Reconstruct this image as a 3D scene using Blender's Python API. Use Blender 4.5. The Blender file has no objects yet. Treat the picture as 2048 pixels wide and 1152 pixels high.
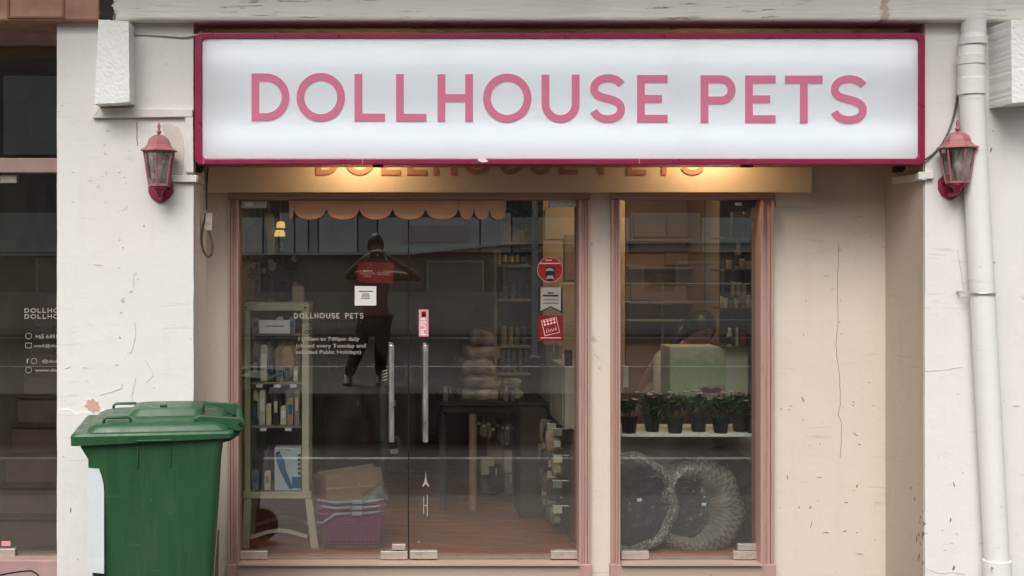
import bpy, bmesh, math, random
from mathutils import Vector, Matrix
R = math.radians
random.seed(7)
SC = bpy.context.scene
COL = SC.collection

# ------------------------------------------------------------------ camera
F, D0, CX, CY, ZC = 2280.0, 6.0, 755.0, 510.0, 1.65
cam_data = bpy.data.cameras.new('camera')
cam = bpy.data.objects.new('camera', cam_data)
COL.objects.link(cam)
cam.location = (0, -D0, ZC)
cam.rotation_euler = (R(90), 0, 0)
cam_data.sensor_width = 36
cam_data.lens = F / 2048 * 36
cam_data.shift_x = (1024 - CX) / 2048
cam_data.shift_y = -(576 - CY) / 2048
cam_data.clip_start = 0.02
cam_data.clip_end = 500
SC.camera = cam

# ------------------------------------------------------------------ sky, sun, exposure
world = bpy.data.worlds.new('World')
SC.world = world
world.use_nodes = True
wn, wl = world.node_tree.nodes, world.node_tree.links
for n in list(wn): wn.remove(n)
sky = wn.new('ShaderNodeTexSky'); sky.sky_type = 'NISHITA'; sky.sun_disc = False
SUN_EL, SUN_AZ = 52, 200
sky.sun_elevation = R(SUN_EL); sky.sun_rotation = R(SUN_AZ)
sky.air_density = 1.0; sky.dust_density = 5.0; sky.ozone_density = 1.0
hs = wn.new('ShaderNodeHueSaturation'); hs.inputs['Saturation'].default_value = 0.22
bg = wn.new('ShaderNodeBackground'); bg.inputs['Strength'].default_value = 0.15
wo = wn.new('ShaderNodeOutputWorld')
wl.new(sky.outputs[0], hs.inputs['Color']); wl.new(hs.outputs[0], bg.inputs['Color']); wl.new(bg.outputs[0], wo.inputs[0])
sun_data = bpy.data.lights.new('sun', 'SUN'); sun_data.energy = 1.5; sun_data.angle = R(40); sun_data.color = (1.0, 0.97, 0.93)
sun = bpy.data.objects.new('sun', sun_data); COL.objects.link(sun)
az = R(SUN_AZ)
sdir = Vector((math.sin(az) * math.cos(R(SUN_EL)), math.cos(az) * math.cos(R(SUN_EL)), math.sin(R(SUN_EL))))
sun.rotation_euler = (-sdir).to_track_quat('-Z', 'Y').to_euler()
SC.view_settings.view_transform = 'Standard'
SC.view_settings.look = 'None'
SC.view_settings.gamma = 1.0
SC.view_settings.use_curve_mapping = False
SC.view_settings.exposure = 0.30
SC.render.engine = 'CYCLES'
SC.cycles.max_bounces = 10
SC.cycles.transparent_max_bounces = 24
SC.cycles.glossy_bounces = 5
SC.cycles.caustics_reflective = False
SC.cycles.caustics_refractive = False
SC.cycles.sample_clamp_indirect = 6
SC.cycles.use_denoising = True

# ------------------------------------------------------------------ helpers
def X(px, y): return (px - CX) * (y + D0) / F
def Z(py, y): return ZC - (py - CY) * (y + D0) / F
def W(px, py, y): return Vector((X(px, y), y, Z(py, y)))
ORG = {}
def org(o): return ORG.get(o.name, Vector((0, 0, 0)))

def tag(o, label=None, cat=None, group=None, kind=None):
    if label: o['label'] = label
    if cat: o['category'] = cat
    if group: o['group'] = group
    if kind: o['kind'] = kind
    return o

def thing(name, label, cat, loc=(0, 0, 0), group=None):
    o = bpy.data.objects.new(name, None)
    o.empty_display_size = 0.05
    COL.objects.link(o)
    o.location = loc
    ORG[o.name] = Vector(loc)
    return tag(o, label, cat, group)

class MB:
    def __init__(self): self.bm = bmesh.new()
    def v(self, p): return self.bm.verts.new(p)
    def f(self, vs):
        try: return self.bm.faces.new(vs)
        except ValueError: return None
    def box(self, x0, x1, y0, y1, z0, z1):
        p = [self.v((x, y, z)) for z in (z0, z1) for x, y in ((x0, y0), (x1, y0), (x1, y1), (x0, y1))]
        for q in ((0, 3, 2, 1), (4, 5, 6, 7), (0, 1, 5, 4), (1, 2, 6, 5), (2, 3, 7, 6), (3, 0, 4, 7)):
            self.f([p[i] for i in q])
        return self
    def pbox(self, a, b, c, d, y0, y1):
        return self.box(X(a, y0), X(b, y0), y0, y1, Z(d, y0), Z(c, y0))
    def hexa(self, p):                      # 8 corners: bottom 4 then top 4
        p = [self.v(q) for q in p]
        for q in ((0, 3, 2, 1), (4, 5, 6, 7), (0, 1, 5, 4), (1, 2, 6, 5), (2, 3, 7, 6), (3, 0, 4, 7)):
            self.f([p[i] for i in q])
        return self
    def prism(self, poly, y0, y1):          # poly of (x, z), extruded along y
        a = [self.v((x, y0, z)) for x, z in poly]; b = [self.v((x, y1, z)) for x, z in poly]
        n = len(poly); self.f(a); self.f(b[::-1])
        for i in range(n): self.f([a[i], b[i], b[(i + 1) % n], a[(i + 1) % n]])
        return self
    def prism_z(self, poly, z0, z1):
        a = [self.v((x, y, z0)) for x, y in poly]; b = [self.v((x, y, z1)) for x, y in poly]
        n = len(poly); self.f(a); self.f(b[::-1])
        for i in range(n): self.f([a[i], b[i], b[(i + 1) % n], a[(i + 1) % n]])
        return self
    def prism_x(self, poly, x0, x1):        # poly of (y, z)
        a = [self.v((x0, y, z)) for y, z in poly]; b = [self.v((x1, y, z)) for y, z in poly]
        n = len(poly); self.f(a); self.f(b[::-1])
        for i in range(n): self.f([a[i], b[i], b[(i + 1) % n], a[(i + 1) % n]])
        return self
    def ring(self, outer, inner, y0, y1):
        n = len(outer)
        A = [self.v((x, y0, z)) for x, z in outer]; B = [self.v((x, y0, z)) for x, z in inner]
        C = [self.v((x, y1, z)) for x, z in outer]; E = [self.v((x, y1, z)) for x, z in inner]
        for i in range(n):
            j = (i + 1) % n
            self.f([A[i], A[j], B[j], B[i]]); self.f([C[i], E[i], E[j], C[j]])
            self.f([A[i], C[i], C[j], A[j]]); self.f([B[i], B[j], E[j], E[i]])
        return self
    def ribbon(self, pts, hw, y0, y1, closed=False):
        n = len(pts); L, Rr = [], []
        for i in range(n):
            p = Vector(pts[i])
            a = Vector(pts[i - 1]) if (closed or i > 0) else None
            b = Vector(pts[(i + 1) % n]) if (closed or i < n - 1) else None
            d1 = (p - a).normalized() if a is not None else (b - p).normalized()
            d2 = (b - p).normalized() if b is not None else d1
            n1 = Vector((-d1.y, d1.x)); n2 = Vector((-d2.y, d2.x))
            m = (n1 + n2)
            m = m.normalized() if m.length > 1e-6 else n1
            k = hw / max(0.35, m.dot(n1))
            L.append(p + m * k); Rr.append(p - m * k)
        if closed: return self.ring(L, Rr, y0, y1)
        return self.strip(L, Rr, y0, y1)
    def strip(self, L, Rr, y0, y1):
        a = [self.v((p[0], y0, p[1])) for p in L]; b = [self.v((p[0], y0, p[1])) for p in Rr]
        c = [self.v((p[0], y1, p[1])) for p in L]; d = [self.v((p[0], y1, p[1])) for p in Rr]
        n = len(L)
        for i in range(n - 1):
            self.f([a[i], a[i + 1], b[i + 1], b[i]]); self.f([c[i], d[i], d[i + 1], c[i + 1]])
            self.f([a[i], c[i], c[i + 1], a[i + 1]]); self.f([b[i], b[i + 1], d[i + 1], d[i]])
        self.f([a[0], b[0], d[0], c[0]]); self.f([a[-1], c[-1], d[-1], b[-1]])
        return self
    def tube(self, pts, r, n=10, cap=True):
        pts = [Vector(p) for p in pts]
        rs = r if isinstance(r, (list, tuple)) else [r] * len(pts)
        rings = []; up = None
        for i, p in enumerate(pts):
            t = (pts[min(i + 1, len(pts) - 1)] - pts[max(i - 1, 0)]).normalized()
            if up is None:
                up = Vector((0, 0, 1)) if abs(t.z) < 0.9 else Vector((1, 0, 0))
            s = t.cross(up).normalized(); up = s.cross(t).normalized()
            rings.append([self.v(p + (s * math.cos(2 * math.pi * k / n) + up * math.sin(2 * math.pi * k / n)) * rs[i]) for k in range(n)])
        for a, b in zip(rings, rings[1:]):
            for k in range(n): self.f([a[k], a[(k + 1) % n], b[(k + 1) % n], b[k]])
        if cap: self.f(rings[0][::-1]); self.f(rings[-1])
        return self
    def lathe(self, prof, c, n=16, axis='z', sx=1.0, a0=0.0, cap=True):   # prof (r, h)
        c = Vector(c); rings = []
        for r, h in prof:
            row = []
            for k in range(n):
                a = a0 + 2 * math.pi * k / n
                u, w = r * math.cos(a) * sx, r * math.sin(a)
                q = {'z': Vector((u, w, h)), 'y': Vector((u, h, w)), 'x': Vector((h, u, w))}[axis]
                row.append(self.v(c + q))
            rings.append(row)
        for a, b in zip(rings, rings[1:]):
            for k in range(n): self.f([a[k], a[(k + 1) % n], b[(k + 1) % n], b[k]])
        if cap: self.f(rings[0][::-1]); self.f(rings[-1])
        return self
    def quad(self, a, b, c, d): self.f([self.v(a), self.v(b), self.v(c), self.v(d)]); return self
    def build(self, name, mat, parent=None, smooth=False, bevel=0, seg=2, label=None, kind=None, weld=False, recalc=True, noise=None):
        bm = self.bm
        if weld: bmesh.ops.remove_doubles(bm, verts=bm.verts, dist=1e-5)
        if noise:
            rnd = random.Random(name + str(len(bm.verts)))
            for v in bm.verts: v.co += Vector((rnd.uniform(-1, 1), rnd.uniform(-1, 1), rnd.uniform(-1, 1))) * noise
        if recalc: bmesh.ops.recalc_face_normals(bm, faces=bm.faces)
        if parent is not None:
            og = org(parent)
        else:
            og = Vector((0, 0, 0))
            if bm.verts:
                lo = Vector([min(v.co[i] for v in bm.verts) for i in range(3)]); hi = Vector([max(v.co[i] for v in bm.verts) for i in range(3)])
                og = Vector(((lo.x + hi.x) / 2, (lo.y + hi.y) / 2, lo.z))
        for v in bm.verts: v.co -= og
        me = bpy.data.meshes.new(name); bm.to_mesh(me); bm.free()
        o = bpy.data.objects.new(name, me); COL.objects.link(o)
        ORG[o.name] = og.copy()
        if parent is not None: o.parent = parent
        else: o.location = og
        me.materials.append(mat)
        if smooth:
            for p in me.polygons: p.use_smooth = True
            if smooth == 'auto':
                me.set_sharp_from_angle(angle=R(35))
        if bevel:
            m = o.modifiers.new('bevel', 'BEVEL'); m.width = bevel; m.segments = seg; m.limit_method = 'ANGLE'; m.angle_limit = R(35)
        if label: o['label'] = label
        if kind: o['kind'] = kind
        return o

def copy_tree(o, delta=(0, 0, 0), parent=None):
    c = o.copy(); COL.objects.link(c)
    if parent is not None: c.parent = parent
    else: c.location = Vector(o.location) + Vector(delta)
    ORG[c.name] = org(o) + Vector(delta)
    for ch in list(o.children): copy_tree(ch, delta, c)
    return c

# ------------------------------------------------------------------ materials
def new_mat(name):
    m = bpy.data.materials.new(name); m.use_nodes = True
    nt = m.node_tree
    for n in list(nt.nodes): nt.nodes.remove(n)
    return m, nt.nodes, nt.links
def mix_rgb(N, L, fac, a, b, mode='MIX'):
    n = N.new('ShaderNodeMix'); n.data_type = 'RGBA'; n.blend_type = mode
    for sock, val in ((n.inputs[0], fac), (n.inputs[6], a), (n.inputs[7], b)):
        if hasattr(val, 'is_linked'): L.new(val, sock)
        elif isinstance(val, (int, float)): sock.default_value = val
        else: sock.default_value = (*val, 1)
    return n.outputs[2]
def noise(N, L, vec, scale, detail=4, rough=0.55, dist=0.0):
    n = N.new('ShaderNodeTexNoise'); n.inputs['Scale'].default_value = scale; n.inputs['Detail'].default_value = detail
    n.inputs['Roughness'].default_value = rough; n.inputs['Distortion'].default_value = dist
    L.new(vec, n.inputs['Vector']); return n.outputs['Fac']
def ramp(N, L, fac, stops):
    n = N.new('ShaderNodeValToRGB'); L.new(fac, n.inputs[0])
    els = n.color_ramp.elements
    while len(els) > 1: els.remove(els[-1])
    for i, (p, c) in enumerate(stops):
        e = els[0] if i == 0 else els.new(p)
        e.position = p; e.color = (c, c, c, 1) if isinstance(c, (int, float)) else (*c, 1)
    return n.outputs[0]
def coords(N, L, scale=(1, 1, 1), geo=False):
    mp = N.new('ShaderNodeMapping'); mp.inputs['Scale'].default_value = scale
    if geo: g = N.new('ShaderNodeNewGeometry'); L.new(g.outputs['Position'], mp.inputs['Vector'])
    else: g = N.new('ShaderNodeTexCoord'); L.new(g.outputs['Object'], mp.inputs['Vector'])
    return mp.outputs[0]

def simple(name, col, rough=0.6, var=0.12, scale=12, bump=0.15, bscale=60, metallic=0.0, spec=0.4, stretch=(1, 1, 1), coat=0.0, bdist=0.002):
    m, N, L = new_mat(name)
    out = N.new('ShaderNodeOutputMaterial'); b = N.new('ShaderNodeBsdfPrincipled'); L.new(b.outputs[0], out.inputs[0])
    vec = coords(N, L, stretch)
    f = noise(N, L, vec, scale, 5)
    c0 = tuple(max(0, c * (1 - var)) for c in col); c1 = tuple(min(1, c * (1 + var)) for c in col)
    r = ramp(N, L, f, [(0.3, c0), (0.7, c1)])
    L.new(r, b.inputs['Base Color'])
    rr = ramp(N, L, noise(N, L, vec, scale * 3, 4), [(0.3, max(0.02, rough - 0.12)), (0.7, min(1, rough + 0.1))])
    L.new(rr, b.inputs['Roughness'])
    b.inputs['Metallic'].default_value = metallic
    b.inputs['Specular IOR Level'].default_value = spec
    if coat: b.inputs['Coat Weight'].default_value = coat; b.inputs['Coat Roughness'].default_value = 0.2
    if bump:
        bp = N.new('ShaderNodeBump'); bp.inputs['Strength'].default_value = bump; bp.inputs['Distance'].default_value = bdist
        L.new(noise(N, L, vec, bscale, 4), bp.inputs['Height']); L.new(bp.outputs[0], b.inputs['Normal'])
    return m

def plaster(name, col, dirt=(0.42, 0.38, 0.32), amount=0.5, under=(0.5, 0.46, 0.4), chips=0.5):
    """old painted render: trowel relief, blotches, hairline scuffs and chipped spots"""
    m, N, L = new_mat(name)
    out = N.new('ShaderNodeOutputMaterial'); b = N.new('ShaderNodeBsdfPrincipled'); L.new(b.outputs[0], out.inputs[0])
    vec = coords(N, L, geo=True); vst = coords(N, L, (3.0, 3.0, 0.35), geo=True); hst = coords(N, L, (0.5, 0.5, 5), geo=True)
    big = noise(N, L, vec, 1.6, 9, 0.68)
    base = mix_rgb(N, L, ramp(N, L, big, [(0.35, 0.0), (0.75, 0.35 * amount)]), col, dirt)
    streak = noise(N, L, vst, 5, 6, 0.65)
    base = mix_rgb(N, L, ramp(N, L, streak, [(0.55, 0.0), (0.8, 0.5 * amount)]), base, dirt)
    # short scuffs
    sc = noise(N, L, hst, 9, 3, 0.5, 0.8); scm = noise(N, L, vec, 3.1, 2)
    mul = N.new('ShaderNodeMath'); mul.operation = 'MULTIPLY'
    L.new(ramp(N, L, sc, [(0.635, 0.0), (0.67, 1.0)]), mul.inputs[0]); L.new(ramp(N, L, scm, [(0.5, 0.0), (0.62, 0.6 * chips)]), mul.inputs[1])
    base = mix_rgb(N, L, mul.outputs[0], base, under)
    # chips
    ch = noise(N, L, vec, 26, 3, 0.6, 0.5); chm = noise(N, L, vec, 2.3, 3)
    mu2 = N.new('ShaderNodeMath'); mu2.operation = 'MULTIPLY'
    L.new(ramp(N, L, ch, [(0.66, 0.0), (0.69, 1.0)]), mu2.inputs[0]); L.new(ramp(N, L, chm, [(0.5, 0.0), (0.58, chips)]), mu2.inputs[1])
    base = mix_rgb(N, L, mu2.outputs[0], base, under)
    L.new(base, b.inputs['Base Color'])
    b.inputs['Roughness'].default_value = 0.72; b.inputs['Specular IOR Level'].default_value = 0.3
    h1 = noise(N, L, vec, 7, 8, 0.62, 0.3); h2 = noise(N, L, hst, 6, 5, 0.6)
    ad = N.new('ShaderNodeMath'); ad.operation = 'ADD'; L.new(h1, ad.inputs[0])
    hm = N.new('ShaderNodeMath'); hm.operation = 'MULTIPLY'; hm.inputs[1].default_value = 0.06; L.new(h2, hm.inputs[0]); L.new(hm.outputs[0], ad.inputs[1])
    s2 = N.new('ShaderNodeMath'); s2.operation = 'SUBTRACT'; L.new(ad.outputs[0], s2.inputs[0]); L.new(mu2.outputs[0], s2.inputs[1])
    bp = N.new('ShaderNodeBump'); bp.inputs['Strength'].default_value = 0.3; bp.inputs['Distance'].default_value = 0.014
    L.new(s2.outputs[0], bp.inputs['Height']); L.new(bp.outputs[0], b.inputs['Normal'])
    return m

def wood_paint(name, col, worn=(0.42, 0.27, 0.22), amount=0.6, stretch=(12, 12, 0.6)):
    m, N, L = new_mat(name)
    out = N.new('ShaderNodeOutputMaterial'); b = N.new('ShaderNodeBsdfPrincipled'); L.new(b.outputs[0], out.inputs[0])
    vec = coords(N, L, stretch, geo=True)
    g = noise(N, L, vec, 9, 6, 0.65)
    base = mix_rgb(N, L, ramp(N, L, g, [(0.52, 0.0), (0.72, amount)]), col, worn)
    v2 = coords(N, L, (2, 2, 1), geo=True)
    chip = noise(N, L, v2, 14, 3)
    base = mix_rgb(N, L, ramp(N, L, chip, [(0.73, 0.0), (0.75, 0.9)]), base, (0.2, 0.13, 0.1))
    L.new(base, b.inputs['Base Color']); b.inputs['Roughness'].default_value = 0.5
    bp = N.new('ShaderNodeBump'); bp.inputs['Strength'].default_value = 0.4; bp.inputs['Distance'].default_value = 0.003
    L.new(g, bp.inputs['Height']); L.new(bp.outputs[0], b.inputs['Normal'])
    return m

def glass(name, f0=0.05, tint=(0.93, 0.94, 0.93), ripple=0.0, smear=0.0):
    m, N, L = new_mat(name)
    out = N.new('ShaderNodeOutputMaterial')
    g = N.new('ShaderNodeNewGeometry')
    dot = N.new('ShaderNodeVectorMath'); dot.operation = 'DOT_PRODUCT'
    L.new(g.outputs['Incoming'], dot.inputs[0]); L.new(g.outputs['Normal'], dot.inputs[1])
    ab = N.new('ShaderNodeMath'); ab.operation = 'ABSOLUTE'; L.new(dot.outputs['Value'], ab.inputs[0])
    om = N.new('ShaderNodeMath'); om.operation = 'SUBTRACT'; om.inputs[0].default_value = 1; L.new(ab.outputs[0], om.inputs[1])
    pw = N.new('ShaderNodeMath'); pw.operation = 'POWER'; L.new(om.outputs[0], pw.inputs[0]); pw.inputs[1].default_value = 5
    ma = N.new('ShaderNodeMath'); ma.operation = 'MULTIPLY_ADD'; L.new(pw.outputs[0], ma.inputs[0]); ma.inputs[1].default_value = 1 - f0; ma.inputs[2].default_value = f0
    tr = N.new('ShaderNodeBsdfTransparent'); tr.inputs[0].default_value = (*tint, 1)
    gl = N.new('ShaderNodeBsdfGlossy'); gl.inputs['Roughness'].default_value = 0.0 if not ripple else 0.08
    if ripple:
        bp = N.new('ShaderNodeBump'); bp.inputs['Strength'].default_value = ripple; bp.inputs['Distance'].default_value = 0.01
        vec = coords(N, L, geo=True); L.new(noise(N, L, vec, 22, 4, 0.6, 1.5), bp.inputs['Height']); L.new(bp.outputs[0], gl.inputs['Normal'])
    mx = N.new('ShaderNodeMixShader'); L.new(ma.outputs[0], mx.inputs[0]); L.new(tr.outputs[0], mx.inputs[1]); L.new(gl.outputs[0], mx.inputs[2])
    if smear:       # wiped dust and finger marks
        vec = coords(N, L, (1.0, 1.0, 0.45), geo=True)
        df = N.new('ShaderNodeBsdfDiffuse'); df.inputs[0].default_value = (0.6, 0.57, 0.52, 1)
        sm = ramp(N, L, noise(N, L, vec, 5.0, 7, 0.7, 1.2), [(0.42, 0.0), (0.75, smear)])
        m2 = N.new('ShaderNodeMixShader'); L.new(sm, m2.inputs[0]); L.new(mx.outputs[0], m2.inputs[1]); L.new(df.outputs[0], m2.inputs[2]); mx = m2
    L.new(mx.outputs[0], out.inputs[0])
    return m

def emit(name, col, strength):
    m, N, L = new_mat(name)
    out = N.new('ShaderNodeOutputMaterial'); e = N.new('ShaderNodeEmission'); e.inputs[0].default_value = (*col, 1); e.inputs[1].default_value = strength
    L.new(e.outputs[0], out.inputs[0]); return m

M = {}
M['pier'] = plaster('white_plaster', (0.775, 0.752, 0.718), dirt=(0.60, 0.55, 0.47), amount=0.55, under=(0.52, 0.48, 0.44), chips=0.6)
M['rough'] = plaster('rough_white_render', (0.86, 0.85, 0.83), dirt=(0.7, 0.67, 0.62), amount=0.2, under=(0.6, 0.57, 0.52), chips=0.3)
M['wall'] = plaster('cream_plaster', (0.71, 0.635, 0.53), dirt=(0.52, 0.44, 0.34), amount=0.45, under=(0.3, 0.24, 0.18), chips=0.4)
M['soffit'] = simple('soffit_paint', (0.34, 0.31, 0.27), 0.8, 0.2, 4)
M['trunking'] = simple('trunking_paint', (0.74, 0.71, 0.66), 0.5, 0.1, 14, 0.3, 40)
M['pipe'] = plaster('painted_pipe', (0.78, 0.77, 0.74), dirt=(0.6, 0.56, 0.5), amount=0.4, under=(0.4, 0.37, 0.33), chips=0.35)
M['pink_wood'] = wood_paint('pink_painted_wood', (0.46, 0.285, 0.24), (0.27, 0.15, 0.12))
M['pink_wood_h'] = wood_paint('pink_painted_header', (0.44, 0.27, 0.22), (0.27, 0.15, 0.12), stretch=(0.6, 12, 12))
M['sill'] = wood_paint('worn_beige_sill', (0.46, 0.34, 0.27), (0.4, 0.28, 0.22), 0.7, (0.6, 8, 8))
M['board'] = simple('cream_board', (0.80, 0.63, 0.45), 0.55, 0.06, 3, 0.1, 20)
M['crimson'] = simple('crimson_metal', (0.29, 0.012, 0.062), 0.36, 0.06, 4, 0.0, 30, spec=0.5)
M['lamp_pink'] = simple('lantern_pink', (0.36, 0.14, 0.15), 0.5, 0.18, 25, 0.2, 90)
M['lamp_red'] = simple('lantern_crimson', (0.32, 0.03, 0.075), 0.45, 0.2, 25, 0.25, 70)
M['lamp_glass'] = simple('smoked_lantern_glass', (0.24, 0.20, 0.185), 0.3, 0.08, 8, 0.0, 120, spec=0.6)
M['letter'] = simple('letter_pink', (0.57, 0.17, 0.27), 0.4, 0.05, 5, 0.02, 40)
M['letter2'] = simple('letter_salmon', (0.56, 0.27, 0.18), 0.5, 0.05, 5, 0.02, 40)
M['keyline'] = simple('letter_keyline', (0.88, 0.85, 0.86), 0.4, 0.02, 5, 0.0)
M['black'] = simple('black_plastic', (0.012, 0.012, 0.013), 0.45, 0.2, 20, 0.1)
M['cable_grey'] = simple('grey_cable', (0.11, 0.10, 0.09), 0.55, 0.2, 30, 0.1)
M['cable_white'] = simple('cream_cable', (0.55, 0.51, 0.45), 0.5, 0.15, 30, 0.1)
M['steel'] = simple('brushed_steel', (0.80, 0.78, 0.75), 0.38, 0.03, 4, 0.0, 60, metallic=1.0)
M['patch'] = simple('patch_fitting_metal', (0.60, 0.53, 0.46), 0.35, 0.06, 8, 0.05, 40, metallic=0.6)
M['patch_white'] = simple('patch_fitting_white', (0.85, 0.83, 0.8), 0.35, 0.06, 20, 0.05)
M['glass'] = glass('door_glass', 0.165, smear=0.016)
M['glass_side'] = glass('side_glass', 0.13, (0.86, 0.84, 0.78), smear=0.018)
M['wrap'] = glass('plastic_wrap', 0.10, (0.96, 0.96, 0.96), 0.9)
M['green'] = None
def bin_mat():
    m, N, L = new_mat('scuffed_bin_green')
    out = N.new('ShaderNodeOutputMaterial'); b = N.new('ShaderNodeBsdfPrincipled'); L.new(b.outputs[0], out.inputs[0])
    vec = coords(N, L); vst = coords(N, L, (5, 5, 0.5)); sc = coords(N, L, (1.0, 1.0, 7.0))
    base = mix_rgb(N, L, ramp(N, L, noise(N, L, vec, 3, 5), [(0.35, 0.0), (0.7, 1.0)]), (0.019, 0.076, 0.030), (0.026, 0.094, 0.040))
    base = mix_rgb(N, L, ramp(N, L, noise(N, L, vst, 5, 6, 0.65), [(0.52, 0.0), (0.75, 0.28)]), base, (0.10, 0.13, 0.085))
    base = mix_rgb(N, L, ramp(N, L, noise(N, L, sc, 11, 3, 0.5, 0.5), [(0.69, 0.0), (0.72, 0.35)]), base, (0.12, 0.22, 0.13))
    L.new(base, b.inputs['Base Color'])
    L.new(ramp(N, L, noise(N, L, vst, 4, 5), [(0.35, 0.3), (0.7, 0.5)]), b.inputs['Roughness'])
    bp = N.new('ShaderNodeBump'); bp.inputs['Strength'].default_value = 0.12; bp.inputs['Distance'].default_value = 0.002
    L.new(noise(N, L, vec, 150, 3), bp.inputs['Height']); L.new(bp.outputs[0], b.inputs['Normal'])
    return m
M['green'] = bin_mat()
M['white'] = simple('white_card', (0.78, 0.77, 0.75), 0.6, 0.03, 8, 0.05)
M['decal_white'] = simple('decal_white', (0.36, 0.31, 0.28), 0.6, 0.08, 60, 0.0)
M['decal_black'] = simple('decal_black', (0.015, 0.012, 0.01), 0.6, 0.08, 60, 0.0)
M['decal_pink'] = simple('decal_pink', (0.72, 0.32, 0.33), 0.5, 0.05, 20, 0.0)
M['decal_red'] = simple('decal_red', (0.33, 0.015, 0.02), 0.45, 0.08, 20, 0.0)
M['decal_maroon'] = simple('decal_maroon', (0.17, 0.012, 0.016), 0.45, 0.08, 20, 0.0)
M['decal_grey'] = simple('decal_grey', (0.34, 0.31, 0.27), 0.5, 0.05, 20, 0.0)
M['text_pink'] = simple('decal_salmon_text', (0.85, 0.42, 0.38), 0.5, 0.05, 20, 0.0)
M['crack'] = simple('crack_dark', (0.25, 0.205, 0.155), 0.9, 0.3, 60, 0.0)
M['terracotta'] = simple('terracotta_paint', (0.46, 0.25, 0.165), 0.65, 0.3, 6, 0.4, 24)
M['mauve'] = simple('mauve_paint', (0.42, 0.27, 0.25), 0.55, 0.12, 8, 0.15)
BY = -0.545        # front of the beam
# beam paint: plaster with flaking horizontal lines, a rust run and a black mould patch at its left end
def beam_mat():
    m, N, L = new_mat('weathered_beam_paint')
    out = N.new('ShaderNodeOutputMaterial'); b = N.new('ShaderNodeBsdfPrincipled'); L.new(b.outputs[0], out.inputs[0])
    vec = coords(N, L, geo=True); hst = coords(N, L, (0.8, 0.8, 9), geo=True)
    g = N.new('ShaderNodeNewGeometry'); sep = N.new('ShaderNodeSeparateXYZ'); L.new(g.outputs['Position'], sep.inputs[0])
    base = mix_rgb(N, L, ramp(N, L, noise(N, L, vec, 2.2, 6), [(0.4, 0.0), (0.7, 0.5)]), (0.82, 0.79, 0.73), (0.66, 0.61, 0.53))
    fl = noise(N, L, hst, 7, 5, 0.6, 0.6); fm = noise(N, L, vec, 2.6, 3)
    mu = N.new('ShaderNodeMath'); mu.operation = 'MULTIPLY'
    L.new(ramp(N, L, fl, [(0.6, 0.0), (0.63, 1.0), (0.68, 1.0), (0.7, 0.0)]), mu.inputs[0]); L.new(ramp(N, L, fm, [(0.46, 0.0), (0.58, 0.85)]), mu.inputs[1])
    base = mix_rgb(N, L, mu.outputs[0], base, (0.22, 0.18, 0.14))
    def band(x0, w, edge):
        s = N.new('ShaderNodeMath'); s.operation = 'SUBTRACT'; L.new(sep.outputs[0], s.inputs[0]); s.inputs[1].default_value = x0
        a = N.new('ShaderNodeMath'); a.operation = 'ABSOLUTE'; L.new(s.outputs[0], a.inputs[0])
        n = noise(N, L, vec, 24, 5, 0.7)
        ad = N.new('ShaderNodeMath'); ad.operation = 'MULTIPLY_ADD'; L.new(n, ad.inputs[0]); ad.inputs[1].default_value = edge; L.new(a.outputs[0], ad.inputs[2])
        return ramp(N, L, ad.outputs[0], [(w, 1.0), (w + 0.012, 0.0)])
    base = mix_rgb(N, L, mix_rgb(N, L, 0.65, (0, 0, 0), band(X(1762, -0.5), 0.055, 0.08)), base, (0.42, 0.27, 0.16))
    base = mix_rgb(N, L, band(X(212, BY), 0.09, 0.11), base, (0.02, 0.018, 0.015))
    L.new(base, b.inputs['Base Color']); b.inputs['Roughness'].default_value = 0.75
    bp = N.new('ShaderNodeBump'); bp.inputs['Strength'].default_value = 0.5; bp.inputs['Distance'].default_value = 0.01
    ad = N.new('ShaderNodeMath'); ad.operation = 'SUBTRACT'; L.new(noise(N, L, hst, 5, 6), ad.inputs[0]); L.new(mu.outputs[0], ad.inputs[1])
    L.new(ad.outputs[0], bp.inputs['Height']); L.new(bp.outputs[0], b.inputs['Normal'])
    return m
M['beam'] = beam_mat()

PY = -0.47          # pier face
WY = -0.05          # back wall face
GZ = -0.12          # pavement level
XL0, XL1 = X(114, PY), X(387, PY)
XR0 = X(1850, PY)

ZB = Z(40, BY)    # underside of the beam

# ------------------------------------------------------------------ ground
def paver_mat(name, c, mortar, sx, sy):
    m, N, L = new_mat(name)
    out = N.new('ShaderNodeOutputMaterial'); b = N.new('ShaderNodeBsdfPrincipled'); L.new(b.outputs[0], out.inputs[0])
    vec = coords(N, L, geo=True)
    br = N.new('ShaderNodeTexBrick'); L.new(vec, br.inputs['Vector']); br.offset = 0.0
    br.inputs['Scale'].default_value = 1.0; br.inputs['Brick Width'].default_value = sx; br.inputs['Row Height'].default_value = sy
    br.inputs['Mortar Size'].default_value = 0.004
    br.inputs['Color1'].default_value = (*c, 1); br.inputs['Color2'].default_value = (*[k * 0.88 for k in c], 1); br.inputs['Mortar'].default_value = (*mortar, 1)
    base = mix_rgb(N, L, ramp(N, L, noise(N, L, vec, 3, 6), [(0.4, 0.0), (0.7, 0.4)]), br.outputs['Color'], tuple(k * 0.6 for k in c))
    L.new(base, b.inputs['Base Color']); b.inputs['Roughness'].default_value = 0.7
    bp = N.new('ShaderNodeBump'); bp.inputs['Strength'].default_value = 0.4; bp.inputs['Distance'].default_value = 0.004
    L.new(br.outputs['Fac'], bp.inputs['Height']); bp.invert = True; L.new(bp.outputs[0], b.inputs['Normal'])
    return m
M['paver'] = paver_mat('grey_pavers', (0.10, 0.085, 0.07), (0.05, 0.17, 0.15), 0.3, 0.3)
M['asphalt'] = simple('asphalt', (0.06, 0.052, 0.045), 0.9, 0.25, 5, 0.5, 160)
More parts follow.
